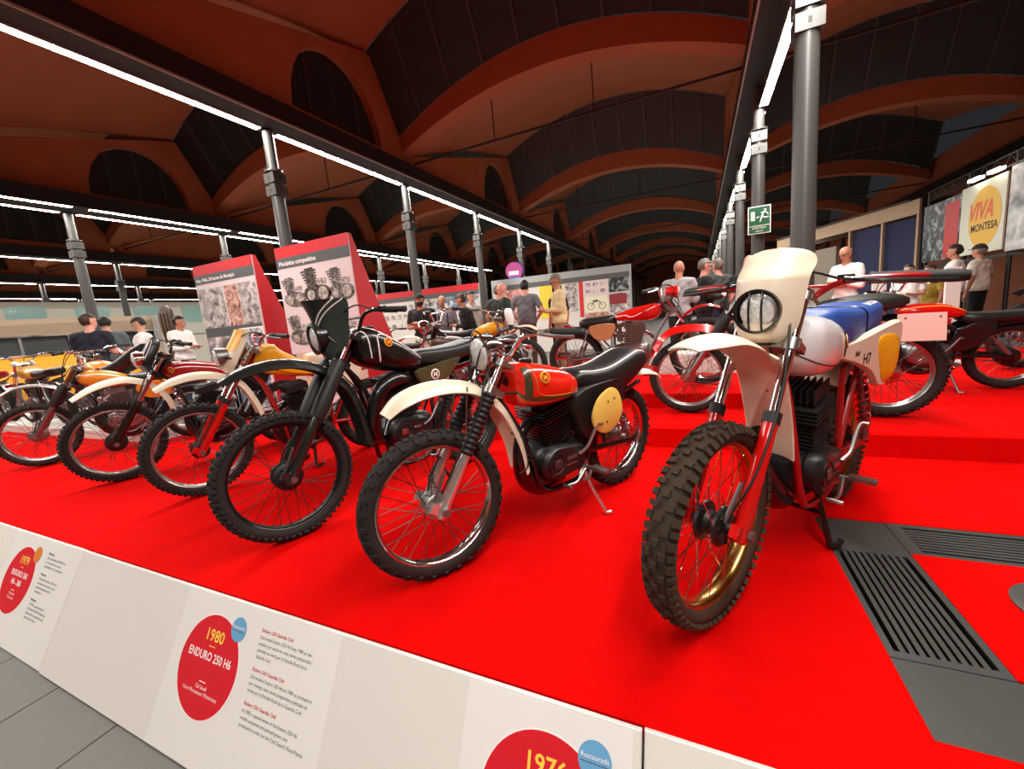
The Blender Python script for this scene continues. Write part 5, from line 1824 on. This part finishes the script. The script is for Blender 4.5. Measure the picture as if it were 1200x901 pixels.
# label posts by the right-hand machines
for x, y, h, lab in ((2.70, 6.60, 1.12, 'white label post beside the visitor in the white shirt'), (1.98, 6.45, 1.10, 'small white label post behind the dark green seat')):
    b = empty('label_post', (x, y, .16))
    tag(b, lab, 'label post')
    MB().box((0, 0, h / 2), (.13, .04, h)).build('panel', M_WHITE, b, False)
    MB().box((0, 0, .01), (.30, .20, .02)).build('foot', M_WHITE, b, False)

# ------------------------------------------------------------------ yellow van at the far left
van = empty('yellow_van', (-14.45, 4.3, 0))
tag(van, 'old yellow van with dark windows and tan canvas roof', 'van')
M_VY = mat('van_yellow', (.86, .58, .06), .3, coat=.5)
body = MB()
L = 2.3
rows = []
for y, zt, hw in ((-L, .85, .70), (-L + .15, 1.0, .84), (-L + .5, 1.20, .88), (-.9, 1.30, .90), (0, 1.31, .90), (L - .3, 1.31, .90), (L, 1.24, .84)):
    rows.append([(hw, y, .30), (hw, y, zt - .1), (hw - .06, y, zt), (-hw + .06, y, zt), (-hw, y, zt - .1), (-hw, y, .30)])
body.loft(rows)
body.build('body', M_VY, van, True, 40)
gl = MB().loft([[(hw, y, 1.28), (hw - .06, y, 1.70), (-hw + .06, y, 1.70), (-hw, y, 1.28)] for y, hw in ((-2.0, .78), (-1.75, .87), (L - .15, .87), (L - .05, .82))])
gl.build('window_band', mat('van_glass', (.07, .085, .085), .45), van, True, 30)
rf = MB().loft([[(hw, y, 1.70), (hw, y, zt - .12), (hw - .10, y, zt), (-hw + .10, y, zt), (-hw, y, zt - .12), (-hw, y, 1.70)] for y, hw, zt in ((-1.9, .78, 1.85), (-1.6, .86, 2.04), (.2, .88, 2.10), (L - .2, .88, 2.10), (L - .05, .80, 2.0))])
rf.build('canvas_roof', mat('tan_canvas', (.50, .43, .35), .8, noise=.12, nscale=3, bump=.3, bscale=8), van, True, 30)
MB().box((.88, .25, 1.70), (.03, 4.0, .035)).box((.905, .3, 1.285), (.02, 4.2, .02)).build('chrome_strip', M_CHROME, van, False)
for y in (-1.3, -.45, .35, 1.2):
    MB().box((.845, y, 1.49), (.05, .05, .40)).build('pillar', M_STEEL, van, False)
for y in (-1.45, 1.35):
    for sg in (1, -1):
        w_ = MB().rev([(.20, -.09), (.33, -.09), (.34, 0), (.33, .09), (.20, .09)], (sg * .78, y, .34), (1, 0, 0), 28).build('wheel', M_TYRE, van)
        MB().rev([(.20, -.06), (.20, .07), (.0, .09)], (sg * .78, y, .34), (sg, 0, 0), 24).build('hubcap', M_STEEL, w_)
# pale bus beyond
bus = empty('pale_bus', (-22.3, 7.2, 0))
tag(bus, 'pale cream bus with mint-green windows at the back of the hall', 'bus')
M_BUS = mat('bus_cream', (.78, .77, .71), .35, coat=.3)
rows = []
for y, hw in ((-5.2, 1.0), (-5.0, 1.2), (5.0, 1.2), (5.2, 1.0)):
    rows.append([(hw, y, .4), (hw, y, 2.95), (hw - .2, y, 3.2), (-hw + .2, y, 3.2), (-hw, y, 2.95), (-hw, y, .4)])
MB().loft(rows).build('body', M_BUS, bus, True, 30)
M_MINT = mat('mint_glass', (.55, .70, .67), .2, coat=.4)
for k in range(6):
    y = -4.4 + 1.75 * k
    pts = cr([(-.42, .34), (.42, .34), (.48, .0), (.42, -.34), (-.42, -.34), (-.48, .0)], 4, True)
    MB().prism(pts, lambda a, b: (1.19, y + a, 2.66 + b), lambda a, b: (1.215, y + a, 2.66 + b)).build('window_pane', M_MINT, bus, False)
for y in (-3.4, 3.4):
    for sg in (1, -1):
        MB().rev([(.0, -.12), (.48, -.12), (.50, 0), (.48, .12), (0, .12)], (sg * 1.08, y, .50), (1, 0, 0), 24).build('wheel', M_TYRE, bus)
MB().box((1.21, 0, 1.75), (.02, 10.0, .05)).build('trim_strip', M_STEEL, bus, False)
# grey partition and wooden paddle behind the visitors
gp = MB().loft([[(-17.0, 6.35, 0), (-13.2, 6.35, 0), (-13.2, 6.45, 0), (-17.0, 6.45, 0)], [(-17.0, 6.35, 2.30), (-13.2, 6.35, 2.08), (-13.2, 6.45, 2.08), (-17.0, 6.45, 2.30)]])
tag(gp.build('grey_partition', mat('partition_grey', (.66, .66, .63), .5), None, False), 'plain light grey partition behind the visitors by the column', 'partition')
cp = MB().box((-11.4, 7.4, 1.15), (1.9, .10, 2.3)).box((-11.4, 7.34, 2.25), (1.94, .05, .06))
tag(cp.build('cream_partition', mat('partition_cream', (.90, .84, .70), .5), None, False), 'cream partition panel beside the red photo totem', 'partition')
pd = empty('wooden_paddle', (-10.3, 5.08, 0))
tag(pd, 'tall dark wooden propeller-shaped board standing behind the man in white', 'wooden board')
pts = cr([(-.10, .0), (-.11, .9), (-.16, 1.3), (-.24, 1.7), (-.22, 1.95), (0, 2.07), (.22, 1.95), (.24, 1.7), (.16, 1.3), (.11, .9), (.10, 0)], 4)
MB().prism(pts, lambda a, b: (a, .03, b), lambda a, b: (a, -.03, b), .06).build('board', mat('dark_walnut', (.33, .24, .18), .5, noise=.35, nscale=8), pd)
for x in (-.12, 0, .12):
    MB().box((x, -.034, 1.55), (.02, .008, .7)).build('groove', M_BLACK, pd, False)
MB().box((0, 0, .02), (.5, .3, .04)).build('foot', M_STEEL, pd, False)

# exit sign on the second column of the row
ex_ = empty('exit_sign', (.85, 7.55, 2.28))
tag(ex_, 'green emergency exit sign with running figure on a grey column', 'sign')
MB().box((0, -.03, 0), (.30, .012, .40)).build('backing', M_WINK, ex_, False)
M_SG = mat('sign_green', (.08, .36, .22), .45)
MB().box((0, -.037, .055), (.275, .004, .262)).build('green_field', M_SG, ex_, False)
MB().box((0, -.037, -.138), (.275, .004, .10)).build('caption_field', M_SG, ex_, False)
fg = MB().box((-.085, -.040, .06), (.05, .003, .13))
for a, b, r_ in (((.06, .115), (.035, .05), .012), ((.035, .05), (.075, .02), .010), ((.075, .02), (.12, .03), .009), ((.035, .05), (.02, .0), .010), ((.02, .0), (.01, -.03), .008), ((.06, .11), (.10, .09), .008), ((.10, .09), (.115, .06), .007), ((.055, .105), (.02, .10), .008), ((-.04, .03), (.0, .04), .008)):
    fg.tube([(a[0], -.040, a[1]), (b[0], -.040, b[1])], r_, 5)
fg.ell((.075, -.040, .135), (.016, .003, .016), 10, 6)
fg.build('pictogram', M_WINK, ex_, False)
text_on('SORTIDA', .045, M_WINK, ex_, (0, -.040, -.13), (1, 0, 0), (0, 0, 1), align='CENTER', name='caption')
text_on('SALIDA', .032, M_WINK, ex_, (0, -.040, -.172), (1, 0, 0), (0, 0, 1), align='CENTER', name='caption')
MB().tube([(0, -.03, 0), (0, .02, 0)], .03, 8).build('bracket', M_STEEL, ex_)
# ================================================================== visitors
SKIN = {'light': mat('skin_light', (.80, .60, .50), .55), 'tan': mat('skin_tan', (.70, .48, .37), .55), 'pink': mat('skin_pink', (.86, .60, .52), .5)}


def cloth(name, rgb):
    return mat('cloth_' + name, rgb, .85, noise=.10, nscale=14, bump=.35, bscale=16)


def capsule(m, a, b, ra, rb, n=12):
    a, b = np.array(a, float), np.array(b, float)
    d = b - a
    L = np.linalg.norm(d)
    d = d / L
    P, Rr_ = [], []
    for t in (-1, -.85, -.5):
        P.append(a + d * ra * t)
        Rr_.append(max(ra * math.sqrt(1 - t * t), ra * .03))
    for t in (0, .25, .5, .75, 1):
        P.append(a + d * L * t)
        Rr_.append(ra + (rb - ra) * t)
    for t in (.5, .85, 1):
        P.append(b + d * rb * t)
        Rr_.append(max(rb * math.sqrt(1 - t * t), rb * .03))
    m.tube([tuple(p) for p in P], Rr_, n)


def remesh(m, voxel):
    me = bpy.data.meshes.new('tmp')
    me.from_pydata(m.v, [], m.f)
    o = bpy.data.objects.new('tmp', me)
    COL.objects.link(o)
    md = o.modifiers.new('r', 'REMESH')
    md.mode = 'VOXEL'
    md.voxel_size = voxel
    sm = o.modifiers.new('s', 'SMOOTH')
    sm.factor = .5
    sm.iterations = 3
    dg = bpy.context.evaluated_depsgraph_get()
    ev = o.evaluated_get(dg)
    out = bpy.data.meshes.new_from_object(ev)
    bpy.data.objects.remove(o)
    bpy.data.meshes.remove(me)
    return out


def person(x, y, z0, H, face, shirt, trousers, hair, skin='light', arms='down', bald=False, long_sleeve=False, extra=(), label='', lean=0.0, belly=0.0, look=0.0, nod=0.0, group=None, female=False):
    k = H / 1.75
    e = empty('person', (x, y, z0 + .008), R(face))
    tag(e, label, 'person', group)
    sk = SKIN[skin]
    segs = []          # (region, a, b, ra, rb)
    lx = lean

    def tilt(p):       # lean the upper body forward above the hips
        px, py, pz = p
        if pz > .95:
            px += math.tan(lx) * (pz - .95)
        return (px, py, pz)

    def sg(reg, a, b, ra, rb):
        segs.append((reg, np.array(tilt(a)), np.array(tilt(b)), ra, rb))
    sw_ = .18 if not female else .155
    sg('torso', (0, 0, 1.02), (.01 + belly * .3, 0, 1.16), .135 + belly * .3, .135 + belly * .5)
    sg('torso', (.01, -.055, 1.14), (.01, -.075, 1.34), .115, .115)
    sg('torso', (.01, .055, 1.14), (.01, .075, 1.34), .115, .115)
    sg('torso', (-.01, -sw_ + .02, 1.405), (-.01, sw_ - .02, 1.405), .068, .068)
    sg('neck', (-.005, 0, 1.43), (.02, 0, 1.56), .062, .054)
    sg('legs', (0, -.07, .95), (0, .07, .95), .115, .115)
    for s in (1, -1):
        sg('legs', (0, s * .085, .90), (.02, s * .095, .50), .088, .058)
        sg('legs', (.02, s * .095, .50), (-.01, s * .10, .10), .058, .040)
        sg('foot', (-.03, s * .10, .045), (.13, s * .115, .035), .042, .034)
    hands = []
    for s in (1, -1):
        sh = np.array((-.01, s * (sw_ + .02), 1.40))
        if arms == 'down':
            el, wr, hd_ = (-.03, s * (sw_ + .075), 1.12), (.03, s * (sw_ + .08), .88), (.05, s * (sw_ + .075), .79)
        elif arms == 'crossed':
            el, wr, hd_ = (.02, s * (sw_ + .08), 1.13), (.20, -s * .02, 1.17 + .03 * s), (.17, -s * .12, 1.18 + .03 * s)
        elif arms == 'reading':
            el, wr, hd_ = (.03, s * (sw_ + .06), 1.13), (.24, s * .09, 1.13), (.31, s * .045, 1.15)
        elif arms == 'up':
            if s == 1:
                el, wr, hd_ = (.14, s * (sw_ + .06), 1.20), (.25, s * .12, 1.42), (.27, s * .10, 1.50)
            else:
                el, wr, hd_ = (.02, s * (sw_ + .08), 1.13), (.20, s * .12, 1.10), (.28, s * .09, 1.12)
        else:            # hip
            el, wr, hd_ = (-.05, s * (sw_ + .15), 1.16), (.05, s * (sw_ + .02), 1.0), (.11, s * (sw_ - .02), .98)
        sg('uarm', sh, el, .056, .045)
        sg('farm', el, wr, .043, .030)
        sg('hand', wr, hd_, .031, .034)
        hands.append((np.array(tilt(wr)), np.array(tilt(hd_)), s))
    m = MB()
    for reg, a, b, ra, rb in segs:
        capsule(m, a, b, ra, rb, 12)
    # head with face, turned by look / nod
    hc = np.array(tilt((.03, 0, 1.635)))
    rm = Matrix.Rotation(R(look), 3, 'Z') @ Matrix.Rotation(R(nod), 3, 'Y')

    def hp(q):
        return tuple(hc + np.array(rm @ Vector(q)))
    hm = MB()
    hm.ell((-.012, 0, .02), (.098, .076, .095), 18, 12)
    hm.ell((.012, 0, -.035), (.078, .062, .082), 16, 10)
    hm.ell((.045, 0, -.085), (.038, .040, .030), 12, 8)
    hm.ell((.088, 0, -.022), (.022, .015, .020), 10, 6)
    hm.ell((.078, 0, .004), (.012, .009, .028), 8, 6)
    hm.ell((.076, 0, -.066), (.014, .026, .008), 10, 6)
    hm.ell((.076, 0, .026), (.014, .052, .010), 10, 6)
    for s in (1, -1):
        hm.ell((-.01, s * .078, -.012), (.020, .010, .031), 10, 8)
    hm.v = [hp(q) for q in hm.v]
    m.add(hm.v, hm.f)
    body = remesh(m, .016)
    n = len(body.vertices)
    co = np.empty(n * 3)
    body.vertices.foreach_get('co', co)
    co = co.reshape(-1, 3)
    no = np.empty(n * 3)
    body.vertices.foreach_get('normal', no)
    no = no.reshape(-1, 3)
    regs = ['torso', 'neck', 'legs', 'foot', 'uarm', 'farm', 'hand', 'head']
    D = np.full((n, len(regs)), 9.0)
    T = np.zeros(n)
    for reg, a, b, ra, rb in segs:
        d = b - a
        t = np.clip(((co - a) @ d) / (d @ d), 0, 1)
        q = np.linalg.norm(co - (a + t[:, None] * d), axis=1) - (ra + (rb - ra) * t)
        i = regs.index(reg)
        better = q < D[:, i]
        if reg == 'uarm':
            T = np.where(better, t, T)
        D[:, i] = np.where(better, q, D[:, i])
    inv = np.array(rm.transposed())
    loc = (co - hc) @ inv.T
    D[:, 7] = np.linalg.norm((loc - np.array([0, 0, -.005])) / np.array([.10, .085, .115]), axis=1) * .1 - .1
    rg = D.argmin(1)
    faces = [tuple(p.vertices) for p in body.polygons]
    # fingers: four and a thumb, curled
    fm = MB()
    for wr, hd_, s in hands:
        d = hd_ - wr
        d = d / np.linalg.norm(d)
        side = np.cross(d, [0, 0, 1.0])
        side = side / (np.linalg.norm(side) + 1e-6)
        cu = np.cross(side, d) * -1
        for i in range(4):
            o_ = hd_ + side * (i - 1.5) * .017 + d * .02
            ln = (.030, .036, .034, .026)[i]
            fm.tube([o_, o_ + d * ln + cu * .006, o_ + d * ln * 1.6 + cu * .022, o_ + d * ln * 1.8 + cu * .038], [.0095, .009, .0085, .007], 6)
        tb = wr + d * .045 + side * s * .022
        fm.tube([tb, tb + d * .03 + side * s * .016, tb + d * .055 + side * s * .014], [.011, .010, .008], 6)
    allv = [tuple(q * k) for q in co]
    b = MB()
    b.v, b.f = allv, list(faces)
    b.add([tuple(np.array(q) * k) for q in fm.v], fm.f)
    b.build('body', sk, e, True, 80)

    def garment(sel, off, name, mt):
        fs = [f for f in faces if all(sel[i] for i in f)]
        if not fs:
            return None
        used = sorted({i for f in fs for i in f})
        mp = {i: j for j, i in enumerate(used)}
        g = MB()
        rip = .004 * np.sin(co[:, 2] * 55 + co[:, 1] * 40) if off > .012 else 0
        P = co + no * (off + (rip[:, None] if off > .012 else 0))
        g.v = [tuple(P[i] * k) for i in used]
        g.f = [tuple(mp[i] for i in f) for f in fs]
        # hem: close the open edge down to the skin
        ed = {}
        for f in g.f:
            for a_, b_ in zip(f, f[1:] + f[:1]):
                ed[(a_, b_)] = 1
        base = len(g.v)
        inner = {}
        for (a_, b_) in list(ed):
            if (b_, a_) in ed:
                continue
            for q in (a_, b_):
                if q not in inner:
                    inner[q] = len(g.v)
                    i = used[q]
                    g.v.append(tuple((co[i] - no[i] * .004) * k))
            g.f.append((b_, a_, inner[a_], inner[b_]))
        return g.build(name, mt, e, True, 60)
    z = co[:, 2]
    R_ = lambda nm: rg == regs.index(nm)
    sl = (R_('uarm') & ((T < .78) | long_sleeve)) | (R_('farm') & long_sleeve)
    sh_sel = ((R_('torso') | sl | (R_('legs') & (z > .90))) & (z > .90)) | (R_('neck') & (z < 1.455))
    garment(sh_sel, .014, 'shirt' if not female else 'top', cloth(*shirt))
    garment((R_('legs') | (R_('torso') & (z < 1.04))) & (z < 1.0) & (z > .07), .010, 'trousers', cloth(*trousers))
    garment(R_('foot') | (R_('legs') & (z < .085)), .008, 'shoes', M_VINYL)
    lx_, lz_ = loc[:, 0], loc[:, 2]
    isH = R_('head')
    if hair:
        if bald:
            hs = isH & (lz_ < .045) & (lz_ > -.045) & (lx_ < -.02) & (abs(loc[:, 1]) < .079)
            garment(hs, .004, 'hair', hair)
        else:
            hs = isH & (((lz_ > .045 - .10 * np.clip(lx_ - .02, -1, .3) * -1) & (lx_ < .09)) | ((lx_ < -.025) & (lz_ > -.06)))
            if female:
                hs = hs | ((isH | R_('neck')) & (lx_ < .01) & (lz_ > -.16))
            garment(hs, .014 if not female else .022, 'hair', hair)
    for s in (1, -1):
        ey = MB().ell(hp((.076, s * .031, .008)), (.010, .011, .008), 8, 6)
        ey.v = [tuple(np.array(q) * k) for q in ey.v]
        ey.build('eye', M_INK, e)
    mo = MB().ell(hp((.087, 0, -.066)), (.004, .021, .004), 8, 5)
    mo.v = [tuple(np.array(q) * k) for q in mo.v]
    mo.build('mouth', mat('lip', (.62, .36, .33), .5), e)
    for it in extra:
        g = MB()
        if it == 'beard':
            garment(isH & (lz_ < -.035) & (lx_ > -.01), .010, 'beard', mat('dark_beard', (.16, .12, .10), .8))
            continue
        if it == 'cap':
            garment(isH & (lz_ > .035), .018, 'cap', cloth('cap_black', (.10, .09, .09)))
            g.loft([[hp((.075 + .075 * math.cos(a), .075 * math.sin(a), .045)) for a in np.linspace(-1.4, 1.4, 9)], [hp((.075 + .075 * math.cos(a), .075 * math.sin(a), .037)) for a in np.linspace(-1.4, 1.4, 9)]])
            nm, mt = 'cap_peak', cloth('cap_black', (.10, .09, .09))
        elif it == 'glasses':
            for s in (1, -1):
                g.tube([hp((.094, s * .032 + .022 * math.cos(2 * math.pi * q / 14), .008 + .017 * math.sin(2 * math.pi * q / 14))) for q in range(14)], .003, 5, closed=True)
                g.tube([hp((.093, s * .054, .012)), hp((-.01, s * .082, .008))], .003, 5)
            nm, mt = 'glasses', M_BLACK
        elif it == 'strap':
            pts = [tilt(q) for q in ((-.12, .06, 1.30), (-.06, .10, 1.45), (.06, .085, 1.44), (.145, .03, 1.30), (.165, -.08, 1.12), (.10, -.16, 1.0))]
            g.tube(cr(pts, 4), .012, 6)
            nm, mt = 'strap', M_BLACK
        elif it == 'braces':
            for s in (1, -1):
                pts = [tilt(q) for q in ((-.05, s * .085, 1.48), (.07, s * .09, 1.43), (.155, s * .09, 1.30), (.165, s * .09, 1.10))]
                g.tube(cr(pts, 4), .012, 6)
            nm, mt = 'rucksack_strap', M_BLACK
        elif it == 'paper':
            c = tilt((.36, 0, 1.20))
            g.obox(c, (.06, 0, .07), (0, .10, 0), (.003, 0, -.0025))
            nm, mt = 'leaflet', M_WINK
        elif it == 'logo':
            c = np.array(tilt((-.142, 0, 1.30)))
            g.obox(c, (.004, 0, 0), (0, .085, 0), (0, 0, .05))
            g.v = [tuple(np.array(q) * k) for q in g.v]
            lo = g.build('back_print', M_INK, e)
            q = MB()
            for rr in (.022, .040, .058):
                q.tube([tuple(np.array((c[0] - .008, .04 - rr * math.cos(a), c[2] - .022 + rr * math.sin(a))) * k) for a in np.linspace(0, math.pi / 2, 7)], .007, 5)
            q.tube([tuple(np.array((c[0] + .0, -.075, c[2] - .075)) * k), tuple(np.array((c[0] + .0, .075, c[2] - .075)) * k)], .005, 4)
            q.build('print_mark', M_WINK, lo)
            continue
        g.v = [tuple(np.array(q) * k) for q in g.v]
        g.build(nm, mt, e)
    bpy.data.meshes.remove(body)
    return e


HB_ = mat('hair_brown', (.22, .14, .09), .6)
HD_ = mat('hair_dark', (.10, .075, .06), .6)
HG_ = mat('hair_grey', (.42, .37, .33), .6)
NAVY, GREYT, WHT = ('navy', (.10, .11, .17)), ('slate', (.36, .39, .41)), ('white', (.90, .89, .87))
BLK, DKG, JEAN, KHA = ('black', (.07, .07, .075)), ('dark_grey', (.22, .24, .24)), ('jeans', (.16, .20, .30)), ('khaki', (.50, .43, .33))
VIS = 'visitors looking at the exhibition'
person(-9.05, 3.36, .0, 1.82, 135, NAVY, JEAN, HB_, 'pink', 'reading', label='person with brown hair in a navy T-shirt seen from behind beside the column', look=-35, group=VIS)
person(-9.95, 3.92, .0, 1.83, 152, GREYT, JEAN, HD_, 'light', 'reading', label='person in a slate T-shirt with a printed mark on the back', extra=('logo',), group=VIS, nod=15)
person(-8.98, 4.02, .0, 1.735, 232, WHT, JEAN, HD_, 'light', 'reading', label='dark-haired person in a white T-shirt looking down at a leaflet', nod=28, extra=('paper',), group=VIS)
person(-9.30, 4.77, .0, 1.76, 20, WHT, JEAN, HD_, 'tan', 'reading', label='man in a white shirt standing by the race photo totem', long_sleeve=True, look=20, group=VIS)
person(-4.82, 6.57, .0, 1.75, -70, BLK, KHA, HD_, 'tan', 'crossed', label='bearded man in a black T-shirt and cap with folded arms', extra=('beard', 'cap'), group=VIS)
person(-4.75, 7.20, .0, 1.72, -60, ('grey_shirt', (.55, .54, .55)), KHA, HG_, 'tan', 'down', bald=True, label='balding person in a grey shirt with rucksack straps', extra=('braces',), group=VIS)
person(-4.40, 7.75, .0, 1.78, -20, ('pale', (.72, .71, .68)), JEAN, HD_, 'light', 'down', label='dark-haired person in a pale shirt behind the rucksack wearer', group=VIS)
person(-3.98, 6.96, .0, 1.68, 195, BLK, BLK, HB_, 'tan', 'reading', label='person in a black jacket bending over a machine', long_sleeve=True, lean=.20, nod=15, group=VIS)
person(-3.60, 7.45, .16, 1.64, 110, DKG, KHA, HG_, 'light', 'down', label='grey-haired person in a dark grey T-shirt seen from behind', group=VIS)
person(-3.02, 6.48, .16, 1.58, 205, ('bottle_green', (.10, .16, .14)), KHA, None, 'pink', 'down', bald=True, label='bald person in a bottle green shirt facing the boards', look=10, nod=15, group=VIS)
person(-2.88, 7.11, .16, 1.64, 95, ('mid_grey', (.42, .42, .43)), ('brown', (.32, .24, .21)), HD_, 'light', 'hip', label='broad person in a mid grey polo shirt seen from behind', belly=.10, group=VIS)
person(-2.33, 7.30, .16, 1.54, 150, BLK, BLK, HD_, 'tan', 'down', label='dark-haired woman in black looking at the boards', female=True, group=VIS)
person(-2.10, 6.62, .16, 1.62, 205, ('beige', (.78, .70, .52)), KHA, HG_, 'tan', 'reading', label='man in a beige shirt with a dark shoulder strap looking down', extra=('strap', 'glasses'), nod=25, long_sleeve=True, group=VIS)
person(-.25, 6.45, .16, 1.57, 75, ('light_grey', (.62, .61, .61)), BLK, None, 'tan', 'reading', bald=True, label='bald man in a light grey shirt seen from behind', long_sleeve=True, group=VIS)
person(.07, 6.95, .16, 1.59, 20, BLK, BLK, HG_, 'pink', 'reading', label='grey-haired person in black reading a white leaflet', extra=('paper', 'glasses'), group=VIS, long_sleeve=True, nod=10)
person(.30, 7.65, .16, 1.63, 130, DKG, JEAN, HG_, 'pink', 'down', label='person with grey hair behind the reader in black', group=VIS)
person(.66, 6.85, .16, 1.56, 95, BLK, JEAN, None, 'pink', 'down', bald=True, label='bald person with pink scalp in dark clothes beside the column', group=VIS)
person(1.96, 7.62, .16, 1.57, 215, WHT, JEAN, HG_, 'tan', 'crossed', bald=True, label='balding man with dark glasses and a white shirt with folded arms', extra=('glasses',), long_sleeve=True, nod=18, group=VIS)
person(3.35, 9.6, .0, 1.46, 240, WHT, KHA, HD_, 'light', 'reading', label='short person in a white top between the label posts', group=VIS)
person(3.75, 9.9, .0, 1.42, 200, ('mustard', (.66, .56, .22)), KHA, HB_, 'tan', 'down', label='short person in a mustard top by the poster stand', group=VIS)
person(4.24, 10.31, .0, 1.74, 150, WHT, KHA, HD_, 'tan', 'reading', label='dark-haired man in a loose white shirt before the poster stand', group=VIS)
person(4.75, 10.75, .0, 1.72, 130, ('cream', (.86, .82, .76)), BLK, HG_, 'tan', 'down', label='man in a black cap and cream polo shirt before the poster stand', extra=('cap',), group=VIS, belly=.06)
